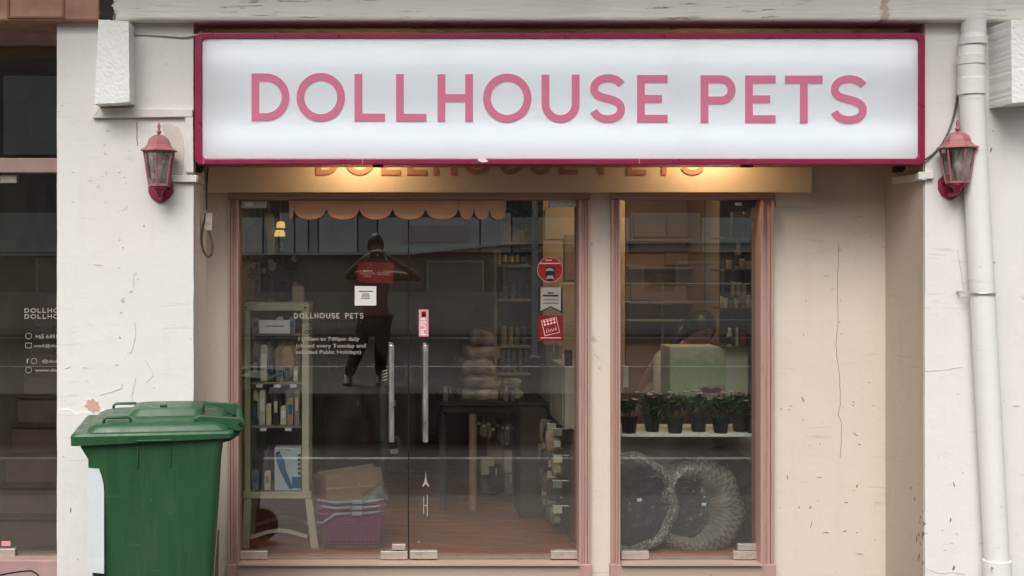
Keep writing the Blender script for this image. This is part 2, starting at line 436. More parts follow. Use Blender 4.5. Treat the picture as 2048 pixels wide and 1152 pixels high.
M['concrete'] = simple('concrete', (0.34, 0.33, 0.30), 0.85, 0.2, 4, 0.4, 60)
M['marking'] = simple('road_paint', (0.42, 0.40, 0.36), 0.7, 0.75, 1.3, 0.2)
tag(MB().box(-40, 40, -60, 8, GZ - 1.0, GZ - 0.16).build('ground', M['concrete']), kind='structure')
tag(MB().box(-30, 30, -2.4, WY, GZ - 0.155, GZ).build('pavement', M['paver'], bevel=0.01), kind='structure')
road = tag(MB().box(-30, 30, -21.5, -2.41, GZ - 0.156, GZ - 0.14).build('road', M['asphalt']), kind='structure')
tag(MB().box(-30, 30, -6.9, -5.55, GZ - 0.137, 0.25).build('traffic_island', M['asphalt'], bevel=0.02), kind='structure')
for yy, w in ((-4.7, 0.09), (-8.75, 0.14), (-13.5, 0.14), (-20.2, 0.3)):
    for xa, xb in (((-30, 30),) if yy != -8.75 else ((-30, -4), (-1.15, -0.25), (0.4, 2.2), (5.0, 30))):
        MB().box(xa, xb, yy - w / 2, yy + w / 2, GZ - 0.1405, GZ - 0.136).build('road_line', M['marking'], road)
for k in range(7):
    MB().box(-14 + k * 4.5, -12 + k * 4.5, -11.1, -10.98, GZ - 0.1405, GZ - 0.136).build('lane_dash', M['marking'], road)

# ------------------------------------------------------------------ the shophouse
house = thing('shophouse', 'white plastered shophouse front with cream recess around the pink framed doors', 'building', (1.0, 0, GZ))
def grid_wall(xs, zs, skip, y0, y1):
    mb = MB(); vs = {}
    def g(i, j):
        if (i, j) not in vs: vs[(i, j)] = mb.v((xs[i], y0, zs[j]))
        return vs[(i, j)]
    for i in range(len(xs) - 1):
        for j in range(len(zs) - 1):
            if (i, j) not in skip: mb.f([g(i, j), g(i + 1, j), g(i + 1, j + 1), g(i, j + 1)])
    r = bmesh.ops.extrude_face_region(mb.bm, geom=list(mb.bm.faces))
    for e in r['geom']:
        if isinstance(e, bmesh.types.BMVert): e.co.y = y1
    return mb
# pier, slightly uneven arrises
def pier(x0, x1):
    mb = MB(); n = 46; rnd = random.Random(int(x0 * 100))
    prof = []
    zs = [GZ + (3.6 - GZ) * k / n for k in range(n + 1)]
    rows = []
    for z in zs:
        j = rnd.uniform(-0.0012, 0.0012); k = rnd.uniform(-0.0012, 0.0012)
        rows.append([mb.v((x0 + j, PY, z)), mb.v((x1 + k, PY, z)), mb.v((x1, 0.0, z)), mb.v((x0, 0.0, z))])
    for a, b in zip(rows, rows[1:]):
        for k in range(4): mb.f([a[k], a[(k + 1) % 4], b[(k + 1) % 4], b[k]])
    mb.f(rows[0][::-1]); mb.f(rows[-1])
    return mb
pier(XL0, XL1).build('pier', M['pier'], house, label='broad white pier beside the green bin')
pier(XR0, X(2230, PY)).build('pier', M['pier'], house, label='white pier behind the drainpipe')
M['reveal'] = plaster('shaded_reveal_beige', (0.50, 0.43, 0.355), dirt=(0.32, 0.26, 0.2), amount=0.5, under=(0.3, 0.25, 0.2), chips=0.4)  # darker than the pier face: shade of the recess is put into this beige
MB().box(XR0 - 0.005, XR0 - 0.0015, PY + 0.006, WY - 0.001, GZ, ZB - 0.001).build('reveal_face', M['reveal'], house, label='side of the right pier, beige with shade in its colour')
# plinths: thicker coat of render at the foot of the piers, with a ragged top edge
def ragged_plinth(x0, x1, ztop, y0):
    rnd = random.Random(3); pts = []
    n = 40
    for k in range(n + 1): pts.append((x0 + (x1 - x0) * k / n, ztop + rnd.uniform(-0.008, 0.010) + 0.008 * math.sin(k * 0.7)))
    return MB().prism([(x0, GZ)] + pts + [(x1, GZ)], y0, y0 + 0.02)
ragged_plinth(XL0 + 0.003, XL1 - 0.003, Z(822, PY), PY - 0.004).build('plinth', M['pier'], house)
# back wall with the door and window openings
dx0, dx1, wx0, wx1 = X(458, WY), X(1178, WY), X(1226, WY), X(1546, WY)
ztop = Z(392, WY)
grid_wall([XL1 - 0.02, dx0, dx1, wx0, wx1, XR0 + 0.02], [GZ, 0.01, ztop, 3.6], {(1, 1), (3, 1)}, WY, 0.07).build('wall', M['wall'], house)
XBEAM = X(198, BY)
MB().box(XBEAM, X(2230, PY), BY, -0.2, ZB, 3.02).build('beam', M['beam'], house, bevel=0.012, label='weathered cream beam with flaking paint')
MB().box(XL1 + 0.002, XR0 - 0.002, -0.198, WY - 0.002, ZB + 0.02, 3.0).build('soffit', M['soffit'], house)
# upper storey with the projecting eave above the beam
MB().box(XL0, X(2230, PY), -0.42, -0.1, 3.021, 5.6).build('upper_wall', M['pier'], house)
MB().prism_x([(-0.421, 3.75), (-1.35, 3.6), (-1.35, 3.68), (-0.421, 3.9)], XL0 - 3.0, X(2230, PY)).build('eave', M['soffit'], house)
# rough corbels
def corbel(pf, dep, name_label):
    mb = MB(); y0 = PY - dep; nx, nz = 14, 36; rnd = random.Random(5)
    grid = []
    for j in range(nz + 1):
        t = j / nz; row = []
        for i in range(nx + 1):
            s = i / nx
            xl = pf['tl'][0] * (1 - t) + pf['bl'][0] * t; xr = pf['tr'][0] * (1 - t) + pf['br'][0] * t
            zl = pf['tl'][1] * (1 - t) + pf['bl'][1] * t; zr = pf['tr'][1] * (1 - t) + pf['br'][1] * t
            px, py = xl * (1 - s) + xr * s, zl * (1 - s) + zr * s
            edge = 0.5 if (i in (0, nx) or j in (0, nz)) else 0.2
            px += rnd.uniform(-1, 1) * edge; py += rnd.uniform(-1, 1) * edge
            p = W(px, py, y0); p.y += rnd.uniform(-0.0011, 0.0011)
            row.append(mb.v(p))
        grid.append(row)
    for j in range(nz):
        for i in range(nx): mb.f([grid[j][i], grid[j][i + 1], grid[j + 1][i + 1], grid[j + 1][i]])
    loop = [grid[0][i] for i in range(nx + 1)] + [grid[j][nx] for j in range(1, nz + 1)] + [grid[nz][i] for i in range(nx - 1, -1, -1)] + [grid[j][0] for j in range(nz - 1, 0, -1)]
    back = [mb.v((v.co.x, PY + 0.02, v.co.z)) for v in loop]
    n = len(loop)
    for k in range(n): mb.f([loop[k], loop[(k + 1) % n], back[(k + 1) % n], back[k]])
    mb.f(back)
    return mb.build('corbel', M['rough'], house, label=name_label)
corbel({'tl': (197, 39), 'tr': (257, 42), 'bl': (189, 208), 'br': (259, 204)}, 0.13, 'rough white corbel over the conduit bend')
corbel({'tl': (2022, 39), 'tr': (2110, 39), 'bl': (2024, 206), 'br': (2112, 200)}, 0.20, 'rough white corbel beside the drainpipe')
# repaired patch of render round the lantern, pink paint splash
def blob(pts, y, th, name, mat, parent, label=None):
    return MB().prism([(X(a, y), Z(b, y)) for a, b in pts], y, y + th).build(name, mat, parent, label=label)
M['patch_grey'] = simple('grey_render_patch', (0.62, 0.57, 0.50), 0.8, 0.15, 8, 0.5, 26)
blob([(322, 250), (340, 246), (358, 256), (366, 275), (368, 300), (366, 348), (338, 350), (338, 300), (330, 270)], PY - 0.004, 0.01, 'render_patch', M['patch_grey'], house)
M['pink_splash'] = simple('pink_paint_splash', (0.66, 0.38, 0.32), 0.7, 0.15, 20, 0.3)
blob([(169, 811), (174, 806), (173, 801), (178, 799), (181, 803), (184, 797), (188, 799), (190, 804), (195, 803), (196, 810), (199, 816), (196, 823), (190, 821), (187, 826), (181, 820), (177, 821), (175, 814)], PY - 0.006, 0.01, 'paint_splash', M['pink_splash'], house)
def crack(pts, y, w, name='crack', mat=None):
    q = []
    rnd = random.Random(len(pts))
    for (a, b), (c, d) in zip(pts, pts[1:]):
        for k in range(4): q.append((a + (c - a) * k / 4 + rnd.uniform(-.7, .7), b + (d - b) * k / 4))
    q.append(pts[-1])
    return MB().ribbon([(X(a, y), Z(b, y)) for a, b in q], w, y - 0.0015, y + 0.004).build(name, mat or M['crack'], house)
crack([(1677, 490), (1675, 560), (1676, 640), (1672, 690), (1674, 720), (1680, 760), (1681, 810), (1676, 830), (1683, 845), (1682, 880), (1680, 915)], WY, 0.0010)
M['crack_pale'] = simple('hairline_crack', (0.56, 0.53, 0.48), 0.9, 0.2, 60, 0.0)
crack([(1852, 742), (1880, 741), (1900, 738), (1925, 734)], PY, 0.0014, mat=M['crack_pale'])
crack([(1853, 1138), (1880, 1147), (1905, 1144), (1930, 1149)], PY, 0.0016, mat=M['crack_pale'])
crack([(270, 645), (272, 670), (262, 705), (255, 706)], PY, 0.0016, mat=M['crack_pale'])
crack([(274, 545), (268, 548), (267, 575)], PY, 0.0016, mat=M['crack_pale'])
crack([(272, 755), (268, 775), (263, 790), (266, 803)], PY, 0.0016, mat=M['crack_pale'])
crack([(291, 720), (304, 740), (306, 752), (292, 765)], PY, 0.0012, mat=M['crack_pale'])
crack([(274, 245), (274, 268), (275, 292)], PY, 0.002, mat=M['crack'])
crack([(200, 790), (225, 783), (245, 776)], PY, 0.0016, mat=M['crack_pale'])
crack([(1915, 500), (1922, 545), (1927, 580)], PY, 0.0016, mat=M['crack_pale'])
rc = random.Random(11)
def chip(px, py, w, h, y, ang=0.0, mat=None):
    pts = []
    n = 8
    for k in range(n):
        a = 2 * math.pi * k / n; r = rc.uniform(0.65, 1.1)
        u, v = math.cos(a) * w / 2 * r, math.sin(a) * h / 2 * r
        pts.append((X(px + u * math.cos(ang) - v * math.sin(ang), y), Z(py + u * math.sin(ang) + v * math.cos(ang), y)))
    MB().prism(pts, y - 0.0015, y + 0.004).build('chip', mat or M['crack'], house)
for a, b, w, h, g in [(1612, 602, 4, 4, 0), (1681, 601, 4, 4, 0), (1679, 644, 4, 4, 0), (1683, 668, 4, 4, 0), (1607, 669, 3, 6, 0), (1768, 495, 4, 3, 0), (1738, 765, 6, 3, 0),
        (1562, 818, 7, 4, -.6), (1582, 812, 12, 3, .3), (1578, 819, 8, 3, .2), (1606, 799, 4, 20, -.5), (1707, 804, 9, 4, .4), (1706, 811, 8, 3, 0), (1746, 811, 8, 2, 0),
        (1619, 891, 3, 3, 0), (1640, 888, 3, 8, 0), (1719, 889, 11, 4, .1), (1639, 955, 17, 3, -.05), (1714, 972, 5, 14, .3), (1708, 981, 4, 4, 0), (1598, 1015, 4, 8, .2), (1621, 1015, 5, 8, .3),
        (1560, 1015, 3, 3, 0), (1693, 1005, 16, 3, -.1), (1636, 1002, 5, 3, 0), (1652, 1065, 24, 3, 0), (1690, 1062, 16, 3, -.3), (1714, 1065, 6, 4, 0), (1751, 1080, 4, 4, 0), (1720, 1108, 22, 3, .1),
        (1575, 955, 3, 22, -.1), (1622, 1050, 3, 28, .35), (1712, 870, 20, 3, .6), (1606, 840, 10, 2, 0), (1718, 433, 10, 2, .1)]:
    chip(a, b, w * 0.62, h * 0.62, WY, g)
for a, b, w, h, g in [(1901, 1040, 4, 11, .1), (1903, 1086, 10, 3, .4), (1907, 1136, 6, 11, .4), (1885, 1061, 3, 3, 0), (1852, 1066, 12, 4, .5), (1908, 970, 3, 16, -.2), (1926, 946, 3, 3, 0), (1890, 1100, 10, 3, .2),
        (1949, 263, 5, 3, 0), (1985, 262, 3, 3, 0), (1982, 300, 4, 14, .2), (1972, 500, 4, 8, .2), (1988, 525, 4, 6, .2), (2032, 812, 22, 5, 0)]:
    chip(a, b, w * 0.85, h * 0.85, PY, g, M['crack'] if w < 9 else M['crack_pale'])
for a, b, w, h, g in [(124, 211, 4, 3, 0), (215, 262, 6, 5, 0), (209, 291, 9, 4, .1), (147, 345, 10, 3, .2), (205, 353, 5, 4, 0), (181, 361, 14, 4, .2), (238, 345, 10, 3, -.3), (240, 480, 5, 5, 0), (246, 495, 5, 8, .3),
        (237, 535, 8, 4, 0), (262, 583, 12, 5, -.3), (246, 600, 12, 14, 0), (242, 625, 8, 6, .5), (240, 675, 4, 6, 0), (381, 678, 5, 6, 0), (276, 558, 7, 4, 0), (288, 452, 3, 8, 0), (195, 530, 24, 3, .05), (233, 730, 12, 4, 0),
        (170, 735, 16, 3, .1), (137, 735, 22, 3, -.4), (244, 770, 5, 12, .2), (308, 775, 5, 3, 0), (155, 1118, 7, 6, 0), (127, 914, 10, 4, .5), (141, 1020, 3, 14, .1)]:
    chip(a, b, w * 0.8, h * 0.8, PY - (0.004 if b > 830 else 0), g, M['crack_pale'] if w > 4 else M['crack'])
for k in range(26):     # broken arris at the foot of the right pier (its side face)
    z = rc.uniform(GZ + 0.05, 0.55); yv = PY + abs(rc.gauss(0, 0.05)); s = rc.uniform(0.004, 0.012)
    pts = [(yv + s * 0.6 * math.cos(2 * math.pi * q / 7) * rc.uniform(.6, 1.1), z + s * 1.6 * math.sin(2 * math.pi * q / 7) * rc.uniform(.6, 1.1)) for q in range(7)]
    MB().prism_x(pts, XR0 - 0.0065, XR0 + 0.004).build('chip', M['crack'], house)

# ------------------------------------------------------------------ pink door and window frames
def jamb_profile(x0, x1, yf):
    w = x1 - x0
    pts = [(x0, 0.06), (x0, yf + 0.012)]
    n = 4
    for k in range(n):
        a = x0 + w * (k + 0.08) / n; b = x0 + w * (k + 0.92) / n
        d = 0.0 if k in (0, n - 1) else 0.010
        pts += [(a, yf + d), (b, yf + d)]
        if k < n - 1: pts += [(b + w * 0.04 / n, yf + d + 0.012), (x0 + w * (k + 1.04) / n, yf + 0.014)]
    pts += [(x1, yf + 0.012), (x1, 0.06)]
    return pts
YF = WY - 0.03
def frame(label, cols, px_l, px_r):
    t = thing('door_frame', label, 'door frame', (X((px_l + px_r) / 2, YF), YF, GZ))
    for a, b in cols:
        MB().prism_z(jamb_profile(X(a, YF), X(b, YF), YF), Z(1128, YF), Z(399, YF)).build('jamb', M['pink_wood'], t)
        MB().box(X(a, YF) - 0.006, X(b, YF) + 0.006, YF - 0.008, 0.06, GZ, Z(1128, YF) - 0.001).build('plinth_block', M['pink_wood'], t, bevel=0.003)
    MB().prism_x([(0.06, Z(398.5, YF)), (YF + 0.012, Z(398.5, YF)), (YF + 0.004, Z(396, YF)), (YF, Z(393, YF)), (YF, Z(391, YF)), (YF - 0.012, Z(389, YF)), (YF - 0.012, Z(386, YF)), (0.06, Z(386, YF))],
                 X(cols[0][0], YF), X(cols[-1][1], YF)).build('header', M['pink_wood_h'], t)
    MB().prism_x([(0.06, GZ), (YF - 0.01, GZ), (YF - 0.01, Z(1131, YF)), (YF - 0.03, Z(1129, YF)), (YF - 0.03, Z(1125.5, YF)), (-0.02, Z(1121, -0.02)), (0.06, Z(1121, -0.02))],
                 X(cols[0][1], YF) + 0.001, X(cols[-1][0], YF) - 0.001).build('sill', M['sill'], t)
    return t
frame('pink painted timber frame around the double glass doors', [(455, 477), (1158, 1181)], 455, 1181)
frame('pink painted timber frame around the narrow window with pet beds', [(1223, 1241), (1521, 1549)], 1223, 1549)

# ------------------------------------------------------------------ cream fascia board with the old lettering
fascia = thing('fascia_board', 'cream board with half hidden salmon lettering under the big sign', 'sign', (X(1020, -0.1), -0.1, Z(386, -0.1)))
MB().box(X(414, -0.1), X(1624, -0.1), -0.10, WY - 0.001, Z(385, -0.1), Z(276, -0.1)).build('board', M['board'], fascia, bevel=0.002)
MB().box(X(1551, -0.062), X(1632, -0.062), -0.062, WY - 0.001, Z(412, -0.062), Z(386, -0.062)).build('end_block', M['wall'], fascia)

# ------------------------------------------------------------------ letters drawn as strokes
def arc(cx, cz, rx, rz, a0, a1, n=20): return [(cx + rx * math.cos(R(a0 + (a1 - a0) * k / n)), cz + rz * math.sin(R(a0 + (a1 - a0) * k / n))) for k in range(n + 1)]
def bez(p, n=9):
    out = [p[0]]
    for k in range(0, len(p) - 1, 3):
        a, b, c, d = (Vector(q) for q in p[k:k + 4])
        for i in range(1, n + 1):
            t = i / n; out.append(tuple(a * (1 - t) ** 3 + b * 3 * t * (1 - t) ** 2 + c * 3 * t * t * (1 - t) + d * t ** 3))
    return out
def letter(ch, x0, x1, zt, zb, s, y0, y1):
    """(x,z) box, stroke width s"""
    mb = MB(); h = s / 2; w = x1 - x0; H = zt - zb
    rect = lambda a, b, c, d: mb.prism([(a, c), (b, c), (b, d), (a, d)], y0, y1)
    if ch == 'O': mb.ribbon(arc((x0 + x1) / 2, (zt + zb) / 2, w / 2 - h, H / 2 - h, 0, 360, 56)[:-1], h, y0, y1, True)
    elif ch == 'D':
        r = H / 2 - h; cx = x1 - h - r
        mb.ribbon([(x0 + h, zb + h)] + arc(cx, (zt + zb) / 2, r, r, -90, 90, 28) + [(x0 + h, zt - h)], h, y0, y1, True)
    elif ch == 'L': mb.prism([(x0, zt), (x0 + s, zt), (x0 + s, zb + s), (x1, zb + s), (x1, zb), (x0, zb)], y0, y1)
    elif ch == 'H':
        m = (zt + zb) / 2
        mb.prism([(x0, zt), (x0 + s, zt), (x0 + s, m + h), (x1 - s, m + h), (x1 - s, zt), (x1, zt), (x1, zb), (x1 - s, zb), (x1 - s, m - h), (x0 + s, m - h), (x0 + s, zb), (x0, zb)], y0, y1)
    elif ch == 'U':
        r = w / 2 - h
        mb.ribbon([(x0 + h, zt)] + arc((x0 + x1) / 2, zb + h + r, r, r, 180, 360, 24) + [(x1 - h, zt)], h, y0, y1)
    elif ch == 'S':
        q = [(63, 21), (57, 12), (46, 8), (36, 8), (20, 8), (8, 17), (8, 29), (8, 42), (22, 45), (36, 48.5), (52, 52), (62, 58), (62, 70), (62, 82), (50, 89), (35, 89), (22, 89), (12, 83), (7, 73)]
        mb.ribbon([(x0 + a / 70 * w, zt - b / 97 * H) for a, b in bez(q)], h, y0, y1)
    elif ch == 'E':
        m = (zt + zb) / 2; xm = x0 + w * 0.82
        mb.prism([(x0, zt), (x1, zt), (x1, zt - s), (x0 + s, zt - s), (x0 + s, m + h), (xm, m + h), (xm, m - h), (x0 + s, m - h), (x0 + s, zb + s), (x1, zb + s), (x1, zb), (x0, zb)], y0, y1)
    elif ch == 'T':
        m = (x0 + x1) / 2
        mb.prism([(x0, zt), (x1, zt), (x1, zt - s), (m + h, zt - s), (m + h, zb), (m - h, zb), (m - h, zt - s), (x0, zt - s)], y0, y1)
    elif ch == 'P':
        Hb = H * 0.61; r = Hb / 2 - h; cz = zt - Hb / 2
        mb.ribbon([(x0 + h, cz - r)] + arc(x1 - h - r, cz, r, r, -90, 90, 22) + [(x0 + h, cz + r)], h, y0, y1, True)
        rect(x0, x0 + s, zb, cz - r - h)
    return mb
SIGN = [('D', 503, 579), ('O', 593, 690), ('L', 709, 770), ('L', 792, 853), ('H', 875, 946), ('O', 966, 1063), ('U', 1083, 1159), ('S', 1180, 1250), ('E', 1274, 1335), ('P', 1401, 1471), ('E', 1490, 1551), ('T', 1570, 1645), ('S', 1661, 1734)]
for ch, a, b in SIGN:
    k = 776 / 1231.0; aa, bb = 632 + (a - 503) * k, 632 + (b - 503) * k
    y = -0.104
    letter(ch, X(aa, y), X(bb, y), Z(288, y), Z(349.5, y), X(765, y) - X(755, y), y, y + 0.003).build('letter_' + ch.lower(), M['letter2'], fascia)

# ------------------------------------------------------------------ the illuminated sign box
SY = -0.50
sign = thing('shop_sign', 'long white lightbox sign with crimson frame reading DOLLHOUSE PETS', 'sign', (X(1120, SY), SY, Z(329, SY)))
def rrect(a, b, c, d, r, y, n=6):
    x0, x1, z1, z0 = X(a, y), X(b, y), Z(c, y), Z(d, y); r = r * (y + D0) / F
    return arc(x1 - r, z1 - r, r, r, 0, 90, n) + arc(x0 + r, z1 - r, r, r, 90, 180, n) + arc(x0 + r, z0 + r, r, r, 180, 270, n) + arc(x1 - r, z0 + r, r, r, 270, 360, n)
fo = rrect(389, 1851, 65, 329, 12, SY); fi = rrect(404, 1838, 77, 317, 9, SY)
MB().ring(fo, fi, SY, SY + 0.19).build('frame', M['crimson'], sign, bevel=0.006, seg=3)
M['lightbox'] = None
def letter_mat():
    m, N, L = new_mat('backlit_pink_vinyl')
    out = N.new('ShaderNodeOutputMaterial'); p = N.new('ShaderNodeBsdfPrincipled'); L.new(p.outputs[0], out.inputs[0])
    p.inputs['Base Color'].default_value = (0.55, 0.15, 0.25, 1); p.inputs['Roughness'].default_value = 0.4
    p.inputs['Emission Color'].default_value = (0.9, 0.26, 0.42, 1); p.inputs['Emission Strength'].default_value = 0.09
    return m
M['letter'] = letter_mat()
def lightbox_mat():
    m, N, L = new_mat('white_acrylic')
    out = N.new('ShaderNodeOutputMaterial'); d = N.new('ShaderNodeBsdfPrincipled'); t = N.new('ShaderNodeBsdfTranslucent')
    vec = coords(N, L, geo=True); hst = coords(N, L, (1, 1, 16), geo=True)
    base = mix_rgb(N, L, ramp(N, L, noise(N, L, hst, 5, 5, 0.6, 0.6), [(0.6, 0.0), (0.72, 0.18)]), (0.72, 0.74, 0.74), (0.58, 0.58, 0.56))
    L.new(base, d.inputs['Base Color']); d.inputs['Roughness'].default_value = 0.35
    t.inputs[0].default_value = (0.93, 0.97, 0.98, 1)
    mx = N.new('ShaderNodeMixShader'); mx.inputs[0].default_value = 0.45
    L.new(d.outputs[0], mx.inputs[1]); L.new(t.outputs[0], mx.inputs[2]); L.new(mx.outputs[0], out.inputs[0])
    return m
M['lightbox'] = lightbox_mat()
MB().prism(fi, SY + 0.012, SY + 0.016).build('panel', M['lightbox'], sign)
M['box_inside'] = simple('lightbox_inside', (0.45, 0.45, 0.45), 0.7, 0.03, 5, 0.0)
MB().prism(rrect(404, 1838, 77, 317, 9, SY), SY + 0.178, SY + 0.188).build('back_panel', M['box_inside'], sign)
M['tube'] = emit('fluorescent_tube', (0.88, 0.96, 1.0), 9.0)
for py, segs in ((112, ((420, 884), (892, 1350), (1358, 1822))), (272, ((420, 900), (908, 1370), (1378, 1822)))):
    for a, b in segs:
        yy = SY + 0.095
        MB().tube([W(a, py, yy), W(b, py, yy)], 0.013, 10).build('fluorescent_tube', M['tube'], sign)
for i, (ch, a, b) in enumerate(SIGN):
    y = SY + 0.0095; dy = 5.0 * (a - 503) / 1231
    s = 15.6 * (y + D0) / F
    if ch in 'OSU': t0, b0 = 145.5, 243.5
    else: t0, b0 = 147, 242
    if ch == 'U': t0 = 147
    lt = letter(ch, X(a, y), X(b, y), Z(t0 + dy, y), Z(b0 + dy, y), s, y - 0.002, y).build('letter_' + ch.lower(), M['letter'], sign)
    e = 1.6 * (y + D0) / F
    letter(ch, X(a, y) - e, X(b, y) + e, Z(t0 + dy, y) + e, Z(b0 + dy, y) - e, s + 2 * e, y + 0.0005, y + 0.002).build('keyline', M['keyline'], lt)
for a, b in ((725, 726), (1278, 1279), (406, 407)):
    MB().pbox(a, b, 317, 328, SY - 0.0015, SY + 0.004).build('rail_seam', M['decal_pink'], sign)
blob([(955, 318), (964, 315), (972, 318), (977, 323), (966, 325), (957, 322)], SY - 0.002, 0.004, 'paint_chip', M['white'], sign)
for a, b in ((745, 332), (1485, 332)): MB().pbox(a, a + 22, b - 3, b + 2, SY + 0.05, SY + 0.09).build('bottom_clip', M['black'], sign, bevel=0.002)
# black bracket ends below both ends of the sign
for px in (391, 1797):
    t = MB().prism([(X(px, -0.40), Z(331, -0.40)), (X(px + 14, -0.40), Z(331, -0.40)), (X(px + 14, -0.4), Z(338, -0.4)), (X(px + 7, -0.4), Z(345, -0.4)), (X(px, -0.4), Z(343, -0.4))], -0.40, -0.33).build('sign_bracket', M['black'], sign)

# ------------------------------------------------------------------ two warm downlights tucked behind the sign
M['lamp_white'] = simple('downlight_white', (0.7, 0.68, 0.62), 0.4, 0.03, 10, 0.0)
M['bulb'] = emit('warm_bulb', (1.0, 0.62, 0.25), 6.0)
for px, side in ((722, 'left'), (1425, 'right')):
    y = -0.235; zt = 2.34; x = X(px, y)
    d = thing('downlight', 'small warm spotlight above the ' + ('double doors' if side == 'left' else 'narrow window') + ' behind the sign', 'lamp', (x, y, zt), 'downlights behind the sign')
    MB().lathe([(0.028, 0.0), (0.032, 0.02), (0.03, 0.09), (0.012, 0.10)], (x, y, zt), 14).build('housing', M['lamp_white'], d, smooth='auto')
    MB().tube([(x, y, zt + 0.1), (x, y, ZB + 0.02)], 0.006, 8).build('stem', M['lamp_white'], d)
    MB().lathe([(0.02, -0.002), (0.024, -0.001)], (x, y, zt), 12).build('bulb', M['bulb'], d)
    ld = bpy.data.lights.new('downlight_beam', 'SPOT'); ld.energy = 11.5; ld.color = (1.0, 0.70, 0.38); ld.spot_size = R(165); ld.spot_blend = 1.0; ld.shadow_soft_size = 0.05
    lo = bpy.data.objects.new('downlight_beam', ld); COL.objects.link(lo); lo.parent = d; lo.location = (0, 0.0, -0.01); lo.rotation_euler = (R(25), 0, 0)
# ------------------------------------------------------------------ white cable trunking on both piers
tr = thing('cable_trunking', 'stepped white cable trunking below the left corbel', 'trunking', (X(300, PY), PY, Z(350, PY)))
ty0 = PY - 0.022
def pxprism(pts, y0, y1): return MB().prism([(X(a, y0), Z(b, y0)) for a, b in pts], y0, y1)
pxprism([(201, 215), (385, 218), (385, 233.5), (187, 236)], ty0, PY - 0.001).build('horizontal_run', M['trunking'], tr, bevel=0.003)
pxprism([(199, 213), (201, 214.5), (187.5, 235), (184, 234)], ty0, PY - 0.001).build('mitred_end', M['trunking'], tr)
pxprism([(370, 234.5), (386, 234.5), (387, 345), (371, 345)], ty0, PY - 0.001).build('vertical_run', M['trunking'], tr, bevel=0.003)
tr2 = thing('cable_trunking', 'short white trunking stub right of the left lantern', 'trunking', (X(370, PY), PY, Z(364, PY)))
pxprism([(342, 350), (393, 350), (393, 364), (346, 364)], ty0, PY - 0.001).build('duct', M['trunking'], tr2, bevel=0.003)
MB().box(XL1 + 0.001, XL1 + 0.02, PY + 0.01, -0.2, Z(363, PY), Z(350, PY)).build('duct_return', M['trunking'], tr2)
tr3 = thing('cable_trunking', 'short white trunking stub left of the right lantern', 'trunking', (X(1830, PY), PY, Z(362, PY)))
pxprism([(1838, 344), (1868, 342), (1868, 357), (1838, 359)], ty0, PY - 0.001).build('duct', M['trunking'], tr3, bevel=0.003)
MB().box(XR0 - 0.022, XR0 - 0.001, PY - 0.02, -0.16, Z(361, PY), Z(346, PY)).build('duct_return', M['trunking'], tr3, bevel=0.003)

# ------------------------------------------------------------------ wall lanterns
M['lantern_pane'] = glass('smoky_lantern_pane', 0.07, (0.72, 0.66, 0.63), smear=0.8)
M['bulb_off'] = simple('unlit_bulb', (0.62, 0.58, 0.54), 0.4, 0.05, 20, 0.0)
def lantern(cx, dy, plate_cx, label):
    y = PY - 0.09; k = (y + D0) / F
    c = W(cx, 370 + dy, y)
    t = thing('wall_lantern', label, 'lantern', (c.x, PY, Z(405 + dy, PY)), 'pink wall lanterns')
    zz = lambda py: Z(py + dy, y)
    a0 = R(-90)
    def hexv(r, py, i):
        a = a0 + i * math.pi / 3
        return Vector((c.x + r * k * math.cos(a), y + r * k * math.sin(a), zz(py)))
    # roof
    MB().lathe([(r * k, zz(py) - c.z) for r, py in ((33, 304), (39, 302.5), (38.5, 300.5), (30, 296), (24.5, 290), (23.5, 285), (20, 278), (13, 272), (4, 269))], c, 6, a0=a0).build('roof', M['lamp_pink'], t)
    MB().lathe([(r * k, zz(py) - c.z) for r, py in ((3.2, 270), (3.2, 266), (5.5, 264.5), (5.5, 263), (2.6, 261), (2.4, 258), (3.4, 254), (3.0, 250), (0.6, 245))], c, 12).build('finial', M['lamp_pink'], t, smooth=True)
    g = MB().lathe([(20 * k, zz(369) - c.z), (30.5 * k, zz(304.5) - c.z)], c, 6, a0=a0, cap=False).build('glass', M['lantern_pane'], t)
    MB().lathe([(5 * k, zz(368) - c.z), (5 * k, zz(352) - c.z), (8 * k, zz(346) - c.z), (8.5 * k, zz(338) - c.z), (5 * k, zz(329) - c.z), (0.5 * k, zz(326) - c.z)], c, 12).build('bulb', M['bulb_off'], t, smooth=True)
    for i in range(6):
        MB().tube([hexv(21, 369.5, i), hexv(31.5, 304, i)], 2.0 * k, 6).build('glazing_bar', M['lamp_pink'], t)
    MB().lathe([(22.5 * k, zz(373) - c.z), (22.5 * k, zz(369) - c.z)], c, 6, a0=a0).build('base_ring', M['lamp_pink'], t, bevel=0.001)
    MB().lathe([(3 * k, zz(394) - c.z), (7 * k, zz(389) - c.z), (10 * k, zz(381) - c.z), (19 * k, zz(374) - c.z)], c, 12).build('cup', M['lamp_red'], t, smooth=True)
    px = plate_cx
    pts = [(px - 25, 366), (px - 14, 356), (px + 12, 356), (px + 25, 368), (px + 26, 384), (px + 17, 397), (px + 3, 406), (px - 6, 405), (px - 18, 397), (px - 25, 384)]
    MB().prism([(X(a, PY), Z(b + dy, PY)) for a, b in pts], PY - 0.012, PY + 0.001).build('back_plate', M['lamp_red'], t, bevel=0.004)
    MB().tube([W(px, 386 + dy, PY - 0.01), W(px, 396 + dy, PY - 0.04), Vector((c.x, y, zz(393))), Vector((c.x, y, zz(386)))], 4.5 * k, 8).build('arm', M['lamp_red'], t, smooth='auto')
    for a, b in ((px - 12, 366), (px + 14, 369)):
        MB().lathe([(2.5 * k, 0), (2.0 * k, 0.006)], W(a, b + dy + 8, PY - 0.019), 8, axis='y').build('screw', M['black'], t)
    return t
